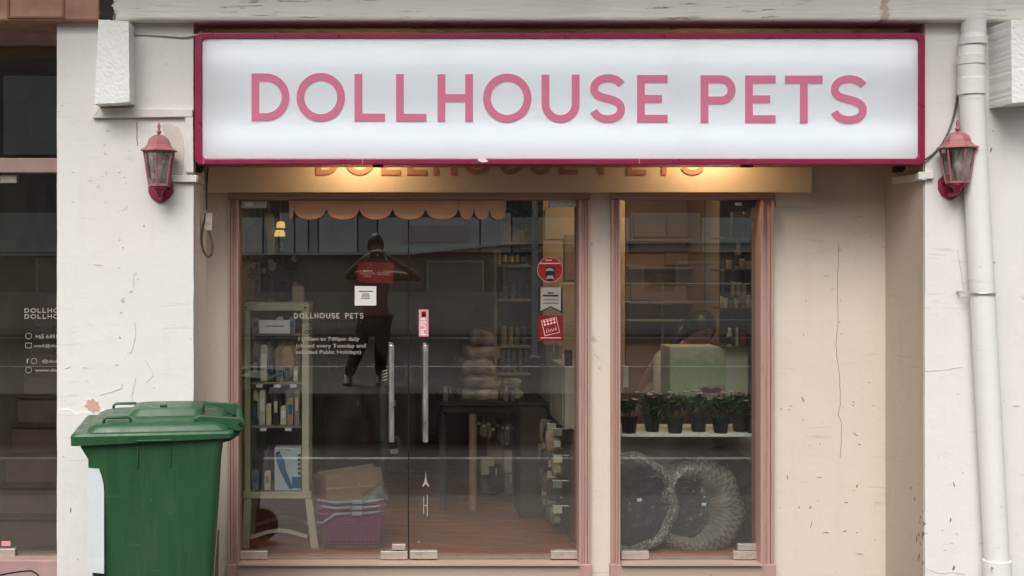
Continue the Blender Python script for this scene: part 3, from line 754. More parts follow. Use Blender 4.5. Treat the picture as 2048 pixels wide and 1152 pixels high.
lantern(318, 0, 322, 'pink hexagonal wall lantern above the green bin')
lantern(1915, -6, 1900, 'pink hexagonal wall lantern in front of the drainpipe')

# ------------------------------------------------------------------ drainpipe
PIPE_Y = PY - 0.065
pp = thing('drainpipe', 'white painted drainpipe running down the right pier', 'pipe', W(1996, 1160, PIPE_Y))
r = 23.0 * (PIPE_Y + D0) / F
def pipe_pt(py): return W(1943 + (py - 190) * (1994 - 1943) / (1125 - 190), py, PIPE_Y)
MB().tube([pipe_pt(188), pipe_pt(500), pipe_pt(800), pipe_pt(1130)], r, 24).build('pipe', M['pipe'], pp, smooth='auto')
MB().tube([W(1947, 30, PIPE_Y + 0.02), W(1947, 76, PIPE_Y + 0.02)], r * 1.0, 24).build('upper_pipe', M['pipe'], pp, smooth='auto')
MB().tube([W(1947, 74, PIPE_Y + 0.02), W(1945, 92, PIPE_Y + 0.01), W(1942, 108, PIPE_Y), W(1941, 128, PIPE_Y), W(1942, 158, PIPE_Y)], r * 1.06, 24).build('elbow', M['pipe'], pp, smooth='auto')
for a, b, kk, cxx in ((76, 90, 1.13, 1946), (110, 130, 1.14, 1941.5), (156, 190, 1.13, 1942.5)):
    MB().tube([W(cxx, a, PIPE_Y), W(cxx, b, PIPE_Y)], r * kk, 24).build('collar', M['pipe'], pp, smooth='auto', bevel=0.002)
MB().tube([W(1994, 1120, PIPE_Y), W(1996, 1165, PIPE_Y), W(1997, 1330, PIPE_Y)], r * 1.13, 24).build('bottom_socket', M['pipe'], pp, smooth='auto')
c = pipe_pt(586)
strap = MB()
pts = []
for k in range(15):
    a = R(200 + 140 * k / 14 + 0); pts.append((c.x + r * 1.07 * math.cos(a), c.y + r * 1.07 * math.sin(a), c.z))
pts = [(c.x - r - 0.035, PY - 0.006, c.z + 0.004)] + pts + [(c.x + r + 0.012, PY - 0.006, c.z + 0.004)]
MB().tube(pts, 0.0055, 8).build('strap', M['steel'], pp, smooth=True)
for px in (1984, 2012): MB().lathe([(0.004, -0.004), (0.004, 0.004)], W(px, 1136, PIPE_Y - r * 0.9), 8, axis='y').build('socket_screw', M['crack'], pp)

# ------------------------------------------------------------------ loose cables
def cable(pts, rr, mat, label, n=8):
    q = []
    P = [Vector(p) for p in pts]
    for i in range(len(P) - 1):
        p0, p1, p2, p3 = P[max(i - 1, 0)], P[i], P[i + 1], P[min(i + 2, len(P) - 1)]
        for k in range(6):
            t = k / 6
            q.append(0.5 * ((2 * p1) + (p2 - p0) * t + (2 * p0 - 5 * p1 + 4 * p2 - p3) * t * t + (3 * p1 - p0 - 3 * p2 + p3) * t ** 3))
    q.append(P[-1])
    o = MB().tube(q, rr, n).build('cable', mat, smooth=True)
    return tag(o, label, 'cable')
cb = -0.515
cable([W(232, -20, cb), W(238, 20, cb), W(248, 40, cb), W(262, 62, cb), W(275, 68, PY - 0.008), W(330, 71, PY - 0.008), W(368, 74, PY - 0.008), W(385, 71, PY - 0.01), W(392, 70, SY - 0.004)], 0.0048, M['cable_white'], 'thin cream cable sagging from the beam to the sign corner')
cable([W(1917, 165, PY - 0.006), W(1914, 200, PY - 0.006), W(1904, 245, PY - 0.006), W(1886, 285, PY - 0.006), W(1866, 308, PY - 0.006), W(1851, 319, PY - 0.02)], 0.0052, M['cable_grey'], 'dark cable curving from the drainpipe to the right end of the sign')
yb = -0.25
cable([W(411, 333, yb), W(409, 380, yb), W(408, 430, yb)], 0.0055, M['cable_white'], 'cream cable hanging down the reveal into the socket plug')
cable([W(416, 333, yb), W(414, 370, yb), W(413, 420, yb)], 0.004, M['cable_grey'], 'thin grey cable hanging beside the cream one in the reveal')
cable([W(412, 428, yb - 0.01), W(404, 465, yb - 0.01), W(405, 495, yb - 0.01), W(414, 513, yb - 0.01), W(423, 508, yb - 0.01), W(424, 485, yb - 0.01), W(418, 462, yb - 0.01)], 0.0055, M['cable_grey'], 'black cable looped below the hanging socket plug')
sk = thing('socket_plug', 'white socket plug hanging on cables left of the doors', 'plug', W(417, 462, yb))
MB().pbox(410, 424, 426, 461, yb - 0.015, yb + 0.015).build('body', M['trunking'], sk, bevel=0.004)
MB().pbox(412, 422, 438, 448, yb - 0.018, yb - 0.014).build('face_plate', M['white'], sk, bevel=0.002)
MB().ribbon([(X(a, yb), Z(b, yb)) for a, b in ((425, 426), (437, 427), (425, 458))], 0.0035, yb, yb + 0.006).build('hanger', M['crack'], sk)

# ------------------------------------------------------------------ green wheelie bin
BN, BFv = -1.10, -0.53          # near and far side
bx = lambda px: X(px, BN)
bz = lambda py: Z(py, BN)
binr = thing('wheelie_bin', 'green plastic wheelie bin with lid hinge to the right, against the left pier', 'bin', (bx(446), BN, GZ))
def rr_xy(x0, x1, y0, y1, r, n=5):
    return arc(x1 - r, y1 - r, r, r, 0, 90, n) + arc(x0 + r, y1 - r, r, r, 90, 180, n) + arc(x0 + r, y0 + r, r, r, 180, 270, n) + arc(x1 - r, y0 + r, r, r, 270, 360, n)
def loft(levels, cap0=True, cap1=True):
    mb = MB(); rows = []
    for poly, z in levels: rows.append([mb.v((p[0], p[1], z if not callable(z) else z(p[0], p[1]))) for p in poly])
    n = len(rows[0])
    for a, b in zip(rows, rows[1:]):
        for k in range(n): mb.f([a[k], a[(k + 1) % n], b[(k + 1) % n], b[k]])
    if cap0: mb.f(rows[0][::-1])
    if cap1: mb.f(rows[-1])
    return mb
zb0 = GZ + 0.07
loft([(rr_xy(bx(190), bx(418), BN + 0.05, BFv - 0.04, 0.05), zb0),
      (rr_xy(bx(178), bx(438), BN + 0.006, BFv - 0.012, 0.045), bz(1000)),
      (rr_xy(bx(177), bx(443), BN + 0.001, BFv - 0.006, 0.04), bz(915)),
      (rr_xy(bx(163), bx(446), BN, BFv - 0.002, 0.03), bz(890)),
      (rr_xy(bx(161), bx(448), BN, BFv, 0.03), bz(876))]).build('body', M['green'], binr, smooth='auto')
binr.rotation_euler = (0, 0, R(8)); binr.scale = (0.985, 1, 1)
# lid: skirt whose lower edge rises to the right, then a stepped dome
ys0, ys1 = BN - 0.022, BFv + 0.022
def skirt_low(x, y):
    t = (x - bx(145)) / (bx(455) - bx(145)); t = min(1, max(0, t))
    return bz(884) + (bz(875) - bz(884)) * min(1, max(0, (t - 0.15) / 0.3))
lid = loft([(rr_xy(bx(146), bx(466), ys0, ys1, 0.02), skirt_low),
      (rr_xy(bx(145), bx(468), ys0 - 0.002, ys1 + 0.002, 0.022), bz(866)),
      (rr_xy(bx(149), bx(466), ys0 + 0.004, ys1 - 0.004, 0.024), bz(862.0)),
      (rr_xy(bx(175), bx(459), ys0 + 0.028, ys1 - 0.028, 0.04), bz(860.5)),
      (rr_xy(bx(178), bx(455), ys0 + 0.036, ys1 - 0.036, 0.05), bz(852)),
      (rr_xy(bx(190), bx(446), ys0 + 0.05, ys1 - 0.05, 0.06), bz(846)),
      (rr_xy(bx(205), bx(432), ys0 + 0.08, ys1 - 0.08, 0.06), bz(842)),
      (rr_xy(bx(250), bx(408), ys0 + 0.15, ys1 - 0.15, 0.05), bz(838)),
      (rr_xy(bx(262), bx(404), ys0 + 0.17, ys1 - 0.17, 0.04), bz(826)),
      (rr_xy(bx(272), bx(398), ys0 + 0.19, ys1 - 0.19, 0.035), bz(824))]).build('lid', M['green'], binr, smooth='auto')
for yy in (ys0 + 0.075, ys1 - 0.075):
    k = (yy + D0) / F; z0 = bz(843); x0, x1 = bx(206), bx(262)
    MB().tube([(x0, yy, z0 - 0.012), (x0 + 0.004, yy, z0 + 0.012), (x0 + 0.016, yy, z0 + 0.019), (x1 - 0.016, yy, z0 + 0.019), (x1 - 0.004, yy, z0 + 0.012), (x1, yy, z0 - 0.012)], 0.0065, 8).build('lid_handle', M['green'], lid, smooth=True)
MB().box(bx(315), bx(330), -0.90, -0.86, bz(824), bz(824) + 0.012).build('lid_boss', M['green'], lid, bevel=0.004)
for yy in (BN + 0.035, BFv - 0.06):     # hinge arms
    MB().prism([(bx(385), bz(838)), (bx(400), bz(832)), (bx(445), bz(836)), (bx(478), bz(838)), (bx(488), bz(843)), (bx(491), bz(853)), (bx(487), bz(862)), (bx(478), bz(866)), (bx(468), bz(863)), (bx(440), bz(852)), (bx(395), bz(846))], yy, yy + 0.022).build('hinge_arm', M['green'], lid, bevel=0.004)
    MB().lathe([(0.0105, -0.004), (0.0105, 0.026)], (bx(482), yy, bz(852)), 14, axis='y').build('hinge_pin', M['black'], lid)
    MB().prism([(bx(440), bz(878)), (bx(440), bz(866)), (bx(476), bz(866)), (bx(486), bz(862)), (bx(478), bz(876)), (bx(462), bz(886)), (bx(446), bz(890))], yy + 0.023, yy + 0.045).build('hinge_bracket', M['green'], binr, bevel=0.003)
MB().tube([(bx(482), BN + 0.05, bz(853)), (bx(482), BFv - 0.05, bz(853))], 0.016, 12).build('hinge_bar', M['green'], binr, smooth='auto')
for px in (276, 341):
    MB().box(bx(px) - 0.004, bx(px) + 0.004, BN - 0.006, BN + 0.02, bz(930), bz(890)).build('rib', M['green'], binr, bevel=0.003)
MB().box(bx(274), bx(344), ys0 - 0.007, ys0 + 0.01, bz(878), bz(874.5)).build('lid_lip', M['green'], lid, bevel=0.002)
M['sheet'] = simple('white_plastic_sheet', (0.68, 0.72, 0.74), 0.35, 0.03, 10, 0.6, 14, bdist=0.004)
MB().prism([(bx(177), bz(931)), (bx(200), bz(931)), (bx(205), bz(945)), (bx(209), bz(962)), (bx(210), bz(980)), (bx(210), bz(1138)), (bx(178), bz(1134))], BN - 0.002, BN + 0.03).build('white_sheet', M['sheet'], binr)
for px in (190, 428):
    pass
M['tyre'] = simple('bin_tyre', (0.02, 0.02, 0.02), 0.8, 0.2, 30, 0.3)
for yy in (BN + 0.01, BFv - 0.06):
    MB().lathe([(0.05, 0), (0.1, 0.004), (0.1, 0.046), (0.05, 0.05)], (bx(424), yy, GZ + 0.1), 20, axis='y').build('wheel', M['tyre'], binr, smooth='auto')
MB().tube([(bx(424), BN + 0.03, GZ + 0.1), (bx(424), BFv - 0.03, GZ + 0.1)], 0.01, 8).build('axle', M['black'], binr)
rs = random.Random(2)
M['scuff'] = simple('green_scuff', (0.07, 0.2, 0.1), 0.6, 0.2, 40, 0.0)
for a, b in ((239, 968), (303, 998), (308, 988), (274, 940)):
    MB().prism([(bx(a + rs.uniform(-2.5, 2.5)), bz(b + rs.uniform(-3, 3))) for _ in range(1)] + [(bx(a + 2), bz(b + 1)), (bx(a), bz(b - 3))], BN + 0.006 - 0.002, BN + 0.02).build('scuff', M['scuff'], binr)
# brown cardboard strip leaning behind the bin
M['cardboard'] = simple('cardboard', (0.36, 0.23, 0.14), 0.8, 0.15, 10, 0.3, 40)
cbs = MB().hexa([W(428, 1170, -0.42), W(436, 1170, -0.42), W(436, 1170, -0.40), W(428, 1170, -0.40), W(435, 1060, -0.42), W(439, 1060, -0.42), W(439, 1060, -0.40), W(435, 1060, -0.40)]).build('cardboard_strip', M['cardboard'])
tag(cbs, 'narrow brown cardboard strip standing right behind the green bin', 'cardboard')
# ------------------------------------------------------------------ text helper
def text_mesh(body, box, y, mat, parent, name='lettering', bold=0.0, fit='both', ang=0.0, label=None, th=0.0):
    """box = (px0, px1, py_top, py_bottom)"""
    cu = bpy.data.curves.new('txt', 'FONT'); cu.body = body; cu.size = 1; cu.offset = bold; cu.resolution_u = 2
    o = bpy.data.objects.new('txt', cu); COL.objects.link(o)
    dg = bpy.context.evaluated_depsgraph_get(); dg.update()
    me = bpy.data.meshes.new_from_object(o.evaluated_get(dg))
    bpy.data.objects.remove(o)
    xs = [v.co.x for v in me.vertices]; ys = [v.co.y for v in me.vertices]
    x0, x1, y0, y1 = min(xs), max(xs), min(ys), max(ys)
    X0, X1, Z1, Z0 = X(box[0], y), X(box[1], y), Z(box[2], y), Z(box[3], y)
    cxm, czm = (X0 + X1) / 2, (Z0 + Z1) / 2
    og = org(parent)
    for v in me.vertices:
        px = X0 + (v.co.x - x0) / (x1 - x0) * (X1 - X0); pz = Z0 + (v.co.y - y0) / (y1 - y0) * (Z1 - Z0)
        dx, dz = px - cxm, pz - czm
        v.co = Vector((cxm + dx * math.cos(ang) - dz * math.sin(ang), y, czm + dx * math.sin(ang) + dz * math.cos(ang))) - og
    me.name = name
    ob = bpy.data.objects.new(name, me); COL.objects.link(ob); ob.parent = parent; me.materials.clear(); me.materials.append(mat)
    ORG[ob.name] = og.copy()
    if label: ob['label'] = label
    return ob
def flat(pts, y, mat, name, parent, th=0.0008): return MB().prism([(X(a, y), Z(b, y)) for a, b in pts], y, y + th).build(name, mat, parent)
def rect(a, b, c, d, y, mat, name, parent, th=0.0008): return flat([(a, c), (b, c), (b, d), (a, d)], y, mat, name, parent, th)
GY = -0.006         # outer face of the glass
DY = GY - 0.0012    # decals on it

def patch(a, b, c, d, parent, mat=None, slot=True):
    p = MB().pbox(a, b, c, d, -0.018, 0.018).build('patch_fitting', mat or M['patch'], parent, bevel=0.002)
    if slot: MB().pbox(a + (b - a) * 0.18, a + (b - a) * 0.45, c + 4, d - 4, -0.0195, -0.017).build('screw_cover', M['steel'], p)
    return p
def bar_handle(px, parent):
    y = -0.075
    h = MB().tube([W(px, 690, y), W(px, 884, y)], 0.0145, 16).build('handle', M['steel'], parent, smooth='auto', bevel=0.002)
    for py in (694, 878):
        MB().tube([W(px, py, y), Vector((X(px, y), 0.0, Z(py, y)))], 0.009, 10).build('standoff', M['steel'], h, smooth='auto')

zt, zb = 0.0, 0.0
dl = thing('glass_door', 'left glass door leaf with opening hours lettering', 'door', (X(647, 0), 0, Z(1119, 0)), 'double glass doors')
MB().pbox(479, 815.8, 399.5, 1118, GY, 0.006).build('pane', M['glass'], dl)
patch(481, 534, 401, 416, dl); patch(480, 535, 1103, 1119, dl); patch(761, 815, 1103, 1119, dl)
MB().pbox(784, 811, 1089, 1100, -0.014, 0.012).build('lock', M['patch'], dl, bevel=0.002)
bar_handle(783, dl)
dr = thing('glass_door', 'right glass door leaf with red round sticker and PUSH sign', 'door', (X(986, 0), 0, Z(1119, 0)), 'double glass doors')
MB().pbox(818.2, 1156, 399.5, 1118, GY, 0.006).build('pane', M['glass'], dr)
patch(820, 875, 1102, 1118, dr); patch(1102, 1156, 1102, 1118, dr)
patch(1099, 1153, 399.5, 414, dr, M['patch_white'], False)
bar_handle(851, dr)
MB().lathe([(0.012, 0), (0.014, 0.01), (0.009, 0.022)], W(817, 400, -0.03), 12, axis='y').build('pivot_knob', M['black'], dr)
# edge strip between the leaves
MB().pbox(815.9, 818.1, 400, 1117, -0.004, 0.004).build('edge_seal', M['black'], dl)

# lettering on the left leaf
def row_letters(word, x0, x1, py0, py1, y, mat, parent, stroke):
    w = {'D': 1, 'O': 1.28, 'L': .8, 'H': .94, 'U': 1, 'S': .92, 'E': .8, 'P': .92, 'T': .98, ' ': .8}
    gap = 0.26
    tot = sum(w[c] for c in word) + gap * (len(word) - 1); s = (x1 - x0) / tot; p = x0
    for c in word:
        if c != ' ': letter(c, X(p, y), X(p + w[c] * s, y), Z(py0, y), Z(py1, y), stroke, y, y + 0.0008).build('letter_' + c.lower(), mat, parent)
        p += (w[c] + gap) * s
row_letters('DOLLHOUSE PETS', 588, 727, 626, 637, DY, M['decal_white'], dl, 0.0055)
text_mesh('RETAIL • PUPPIES FOR SALE', (597, 724, 640.5, 646.5), DY, M['decal_black'], dl, bold=0.02)
text_mesh('OPENING HOURS', (609, 702, 660, 668), DY, M['decal_black'], dl, bold=0.025)
text_mesh('11:00am to 7:00pm daily', (597, 719, 674, 684), DY, M['decal_white'], dl, bold=0.012)
text_mesh('(closed every Tuesday and', (592, 731, 687.5, 697.5), DY, M['decal_white'], dl, bold=0.012)
text_mesh('selected Public Holidays)', (592, 722, 700, 710), DY, M['decal_white'], dl, bold=0.012)
# PUSH strip, tower sticker and the two bars
rect(837.5, 857, 619, 673, DY, M['decal_pink'], 'push_sticker', dr)
text_mesh('PUSH', (825.5, 867.5, 643.8, 654.8), DY - 0.001, M['white'], dr, bold=0.02, ang=R(90))
rect(843, 852, 623, 634, DY - 0.001, M['decal_maroon'], 'hand_symbol', dr)
twr = [(851.5, 941), (852.5, 955), (854.5, 964), (859, 973), (855.5, 973), (853.5, 969), (849.5, 969), (847.5, 973), (844, 973), (848.5, 964), (850.5, 955)]
flat(twr, DY, M['decal_white'], 'tower_sticker', dr)
rect(846.5, 848.2, 993, 1028, DY, M['decal_white'], 'bar_sticker', dr); rect(853.5, 855.5, 990, 1033, DY, M['decal_white'], 'bar_sticker', dr); rect(848.3, 853.4, 1010, 1012, DY, M['decal_white'], 'bar_sticker', dr)
rect(836.5, 838.5, 1082, 1086, DY, M['decal_white'], 'bar_sticker', dr)
# round red sticker
cpx, cpy = 1100, 539.5
disc = lambda cx, cy, r, y, mat, nm, par, n=40, k=1.0: flat([(cx + r * math.cos(2 * math.pi * i / n), cy + r * k * math.sin(2 * math.pi * i / n)) for i in range(n)], y, mat, nm, par)
disc(cpx, cpy, 25.5, DY, M['decal_red'], 'round_sticker', dr)
MB().ribbon([(X(cpx + 25 * math.cos(R(a)), DY), Z(cpy + 25 * math.sin(R(a)), DY)) for a in range(0, 360, 8)], 0.0013, DY - 0.0008, DY - 0.0001, True).build('sticker_rim', M['decal_pink'], dr)
rect(1091, 1104, 519, 521.5, DY - 0.001, M['text_pink'], 'print_line', dr); rect(1079, 1120, 525.5, 528, DY - 0.001, M['text_pink'], 'print_line', dr)
flat([(1091, 536), (1098, 532), (1108, 534), (1111, 541), (1110, 549), (1108, 562), (1093, 562), (1091, 549)], DY - 0.001, M['decal_black'], 'pictogram', dr)
flat([(1092, 543), (1093, 538), (1098, 536), (1105, 537), (1109, 543), (1105, 541.5), (1096, 541.5)], DY - 0.002, M['decal_white'], 'pictogram_cap', dr)
flat([(1092.5, 559), (1095, 551), (1106, 551), (1108, 559), (1103, 557), (1097, 557)], DY - 0.002, M['decal_white'], 'pictogram_bowl', dr)
# pennant sticker
flat([(1078, 576), (1125, 576), (1125.5, 627), (1101, 614), (1077.5, 627)], DY, M['decal_black'], 'pennant_sticker', dr)
flat([(1081.5, 575), (1122, 575), (1121.5, 622), (1101, 612), (1081, 622)], DY - 0.001, M['decal_grey'], 'pennant_face', dr)
rect(1095, 1107, 584.5, 587.5, DY - 0.002, M['decal_black'], 'print_line', dr); rect(1086, 1117, 589.5, 593, DY - 0.002, M['decal_black'], 'print_line', dr)
for q in (599, 605.5): rect(1086, 1117, q, q + 1.4, DY - 0.002, M['decal_black'], 'print_line', dr)
# square maroon sticker with a tilted chequered label
rect(1076, 1126, 631, 681.5, DY, M['decal_maroon'], 'square_sticker', dr)
def tilt(pts, cx=1101, cy=653, a=R(-13)): return [(cx + x * math.cos(a) - y_ * math.sin(a), cy + x * math.sin(a) + y_ * math.cos(a)) for x, y_ in pts]
MB().ribbon([(X(a, DY), Z(b, DY)) for a, b in tilt([(-15, -15.5), (15, -15.5), (15, 15.5), (-15, 15.5)])], 0.0016, DY - 0.0012, DY - 0.0002, True).build('label_border', M['text_pink'], dr)
for i in range(4):
    for j in range(2):
        flat(tilt([(-10 + i * 6.6, -12 + j * 6 - 3), (-10 + i * 6.6 + 3, -12 + j * 6), (-10 + i * 6.6, -12 + j * 6 + 3), (-10 + i * 6.6 - 3, -12 + j * 6)]), DY - 0.001, M['text_pink'], 'chequer', dr)
MB().ribbon([(X(a, DY), Z(b, DY)) for a, b in tilt([(-6, 3), (-10, 5), (-10, 10), (-6, 10), (-5, 6), (-2, 10), (0, 5), (3, 10), (5, 5), (8, 9), (10, 2), (10, 10)])], 0.0012, DY - 0.0012, DY - 0.0002).build('script_logo', M['text_pink'], dr)
rect(1081, 1122, 675, 676.6, DY - 0.001, M['text_pink'], 'print_line', dr)

# hanging CLOSED sign behind the pane and the notice below it
cs = thing('hanging_sign', 'red CLOSED sign hanging on strings behind the left door', 'sign', W(751, 567, 0.02))
flat([(717, 523), (788, 526), (786, 567.5), (715, 563.5)], 0.02, M['decal_red'], 'plate', cs, 0.004)
for a, b in (((729, 523), (750, 492)), ((777, 525), (755, 491))):
    MB().tube([W(*a, 0.019), W(*b, 0.012)], 0.0016, 6).build('string', M['decal_white'], cs)
text_mesh('CLOSED', (754, 781, 543.5, 550.5), 0.0185, M['text_pink'], cs, bold=0.03, ang=R(-2))
text_mesh('A', (734, 737.5, 535, 538), 0.0185, M['text_pink'], cs, bold=0.02)
rect(726.5, 745, 540.6, 543.4, 0.0185, M['text_pink'], 'print_line', cs)
text_mesh('COLLECTION', (720.5, 750, 545, 549), 0.0185, M['text_pink'], cs, bold=0.02)
text_mesh('POINT', (727, 743, 550.5, 554.5), 0.0185, M['text_pink'], cs, bold=0.02)
nt = thing('notice', 'square white printed notice taped under the CLOSED sign', 'notice', W(731, 611, DY))
flat([(709.5, 572), (752.5, 572.5), (752.5, 611), (709.5, 611)], DY, M['white'], 'paper', nt)
for a, b, q in ((718, 746, 581.5), (725, 738, 587), (723, 740, 591), (722, 740, 595.5)):
    rect(a, b, q, q + 1.8, DY - 0.001, M['decal_black'] if q < 583 else M['cable_grey'], 'print_line', nt)

# ------------------------------------------------------------------ narrow shop window
sw = thing('shop_window', 'narrow fixed glass window in front of the pet beds', 'window', (X(1381, 0), 0, Z(1119, 0)))
MB().pbox(1242, 1520.5, 400, 1119, GY, 0.006).build('pane', M['glass'], sw)
patch(1243, 1298, 1103, 1119, sw); patch(1467, 1519, 1103, 1119, sw); patch(1461, 1510, 401, 415, sw, M['cable_grey'])
MB().pbox(1476, 1516, 1088, 1101, -0.012, 0.012).build('lock', M['patch'], sw, bevel=0.002)
MB().pbox(1409.3, 1410.6, 400, 625, 0.03, 0.034).build('edge_seal', M['black'], sw)

# ------------------------------------------------------------------ neighbouring shopfront at the left edge
nb = thing('neighbour_shopfront', 'dark glass shopfront with stairs behind it left of the white pier', 'building', (X(20, 0), 0, GZ))
NX0 = -4.0
MB().box(NX0, XBEAM - 0.001, BY + 0.012, -0.2, ZB, 3.02).build('beam', M['terracotta'], nb, bevel=0.01, label='terracotta painted beam')
M['terracotta_d'] = simple('terracotta_edge', (0.30, 0.15, 0.10), 0.7, 0.2, 8, 0.3)
def px_s(a, b, c, d, y0, y1, nm, mat, par=None, bevel=0.0): return MB().box(max(NX0, X(a, y0)), min(XL0 + 0.3, X(b, y0)), y0, y1, Z(d, y0), Z(c, y0)).build(nm, mat, par or nb, bevel=bevel)
for a in (14, 124): px_s(a, a + 4, -60, 36, BY + 0.004, BY + 0.0125, 'panel_bead', M['terracotta_d'])
px_s(18, 124, 32, 35.5, BY + 0.004, BY + 0.0125, 'panel_bead', M['terracotta_d'])
# joint between the two beams filled by mould-black render is on the beam; a side pier hidden behind ours
px_s(-600, 115, 316, 345, -0.06, 0.05, 'transom', M['mauve'], bevel=0.004)
px_s(-600, 115, 48, 90, -0.02, 0.03, 'top_rail', M['mauve'], bevel=0.004)
MB().box(NX0, XL0 + 0.25, GY, 0.006, Z(316, 0) + 0.001, 2.9).build('fanlight_pane', M['glass_side'], nb)
MB().box(NX0, XL0 + 0.25, GY, 0.006, Z(1118, 0), Z(345, 0) - 0.001).build('door_pane', M['glass_side'], nb)
px_s(-600, 115, 1121, 1400, -0.1, 0.05, 'sill', M['mauve'], bevel=0.004)
crack_n = [(0, 1150), (18, 1146), (40, 1143), (62, 1141), (72, 1146), (78, 1152)]
MB().ribbon([(X(a, -0.1), Z(b, -0.1)) for a, b in crack_n], 0.003, -0.1025, -0.098).build('sill_crack', M['black'], nb)
px_s(-18, 33, 350, 366, -0.018, 0.018, 'patch_fitting', M['patch'], bevel=0.002)
px_s(-18, 30, 1098, 1116, -0.018, 0.018, 'patch_fitting', M['patch'], bevel=0.002)
rect(3, 21, 1082, 1092, DY, M['decal_pink'], 'sticker', nb)
row_letters('DOLLHOUSE', 49, 151, 616.5, 625.5, DY, M['decal_white'], nb, 0.005)
row_letters('DOLLHOUSE', 49, 151, 628.5, 637.5, DY, M['decal_white'], nb, 0.005)
text_mesh('BOOK AN APPT', (49, 149, 654, 660), DY, M['decal_black'], nb, bold=0.03)
text_mesh('+65 6491', (70, 114, 668.5, 677), DY, M['decal_grey'], nb, bold=0.01)
text_mesh('mail@doll', (69, 119, 688, 696), DY, M['decal_grey'], nb, bold=0.01)
text_mesh('FOLLOW US', (50, 118, 703, 709), DY, M['decal_black'], nb, bold=0.03)
text_mesh('f', (53, 57, 717, 727), DY, M['decal_white'], nb, bold=0.02)
text_mesh('@doll', (84, 117, 719, 727), DY, M['decal_grey'], nb, bold=0.01)
text_mesh('www.dol', (69, 117, 737, 743.5), DY, M['decal_white'], nb, bold=0.012)
def ringpx(cx, cy, r, nm, sq=False):
    pts = [(cx + r * math.cos(R(a)), cy + r * math.sin(R(a))) for a in range(0, 360, 24)] if not sq else [(cx - r, cy - r * .8), (cx + r, cy - r * .8), (cx + r, cy + r * .8), (cx - r, cy + r * .8)]
    MB().ribbon([(X(a, DY), Z(b, DY)) for a, b in pts], 0.0014, DY, DY + 0.0008, True).build(nm, M['decal_grey'], nb)
ringpx(57, 672, 6, 'phone_icon'); ringpx(57, 691, 6, 'mail_icon', True); ringpx(68, 722, 5.5, 'camera_icon'); ringpx(57, 740, 6, 'globe_icon')
# room and staircase behind the neighbour's glass
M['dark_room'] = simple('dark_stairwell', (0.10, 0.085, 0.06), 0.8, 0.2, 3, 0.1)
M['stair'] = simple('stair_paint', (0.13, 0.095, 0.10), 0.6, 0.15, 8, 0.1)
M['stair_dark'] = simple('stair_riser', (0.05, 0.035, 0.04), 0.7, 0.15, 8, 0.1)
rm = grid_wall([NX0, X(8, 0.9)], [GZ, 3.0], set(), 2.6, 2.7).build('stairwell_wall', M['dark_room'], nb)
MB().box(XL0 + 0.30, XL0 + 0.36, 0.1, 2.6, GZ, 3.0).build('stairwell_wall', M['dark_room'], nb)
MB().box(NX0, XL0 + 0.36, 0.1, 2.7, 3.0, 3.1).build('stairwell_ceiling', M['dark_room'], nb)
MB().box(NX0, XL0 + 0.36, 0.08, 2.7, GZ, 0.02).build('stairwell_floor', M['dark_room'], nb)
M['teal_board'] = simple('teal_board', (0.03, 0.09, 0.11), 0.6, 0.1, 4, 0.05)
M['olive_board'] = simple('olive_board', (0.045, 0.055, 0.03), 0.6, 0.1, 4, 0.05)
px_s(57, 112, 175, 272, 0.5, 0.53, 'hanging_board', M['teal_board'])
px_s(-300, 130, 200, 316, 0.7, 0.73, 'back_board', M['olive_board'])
xs = -2.14
for k in range(9):
    y0 = 0.35 + k * 0.11; z0 = 0.02 + k * 0.155
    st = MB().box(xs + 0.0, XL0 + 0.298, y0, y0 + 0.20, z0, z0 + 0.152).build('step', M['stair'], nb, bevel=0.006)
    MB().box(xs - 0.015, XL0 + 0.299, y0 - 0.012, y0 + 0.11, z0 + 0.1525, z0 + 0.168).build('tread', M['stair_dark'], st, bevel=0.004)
# ------------------------------------------------------------------ shop interior
FZ = 0.05
M['wood_floor'] = simple('brown_laminate', (0.34, 0.135, 0.05), 0.4, 0.3, 3, 0.1, 40, stretch=(1.0, 7, 1), spec=0.35)
M['room_wall'] = simple('taupe_wall', (0.42, 0.35, 0.28), 0.85, 0.12, 2, 0.1)
M['room_beige'] = simple('beige_panel', (0.68, 0.52, 0.35), 0.75, 0.08, 2, 0.15, 10)
M['room_warm'] = simple('warm_brown_wall', (0.50, 0.38, 0.28), 0.8, 0.12, 2, 0.1)
M['ceil'] = simple('cream_ceiling', (0.75, 0.70, 0.62), 0.9, 0.05, 2, 0.0)
st = lambda o: tag(o, kind='structure')
RX0, RX1, RY1 = -0.86, 2.25, 4.2
st(MB().box(RX0, RX1, 0.07, RY1, -0.05, FZ).build('shop_floor', M['wood_floor']))
st(MB().box(RX0 - 0.1, RX0, 0.071, RY1, FZ, 2.4).build('wall_left', M['room_wall']))
st(MB().box(RX1, RX1 + 0.1, 0.071, RY1, FZ, 2.4).build('wall_right', M['room_warm']))
st(MB().box(RX0, RX1, RY1, RY1 + 0.1, FZ, 2.4).build('wall_back', M['room_wall']))
st(MB().box(RX0 - 0.1, RX1 + 0.1, 0.071, RY1 + 0.1, 2.4, 2.5).build('ceiling', M['ceil']))
pw = MB().pbox(1086, 1250, 380, 1100, 1.5, 1.6)
st(pw.build('partition_wall', M['room_beige']))
st(MB().box(X(1252, 2.3), RX1 - 0.001, 2.3, 2.4, FZ, 2.399).build('partition_wall', M['room_warm']))

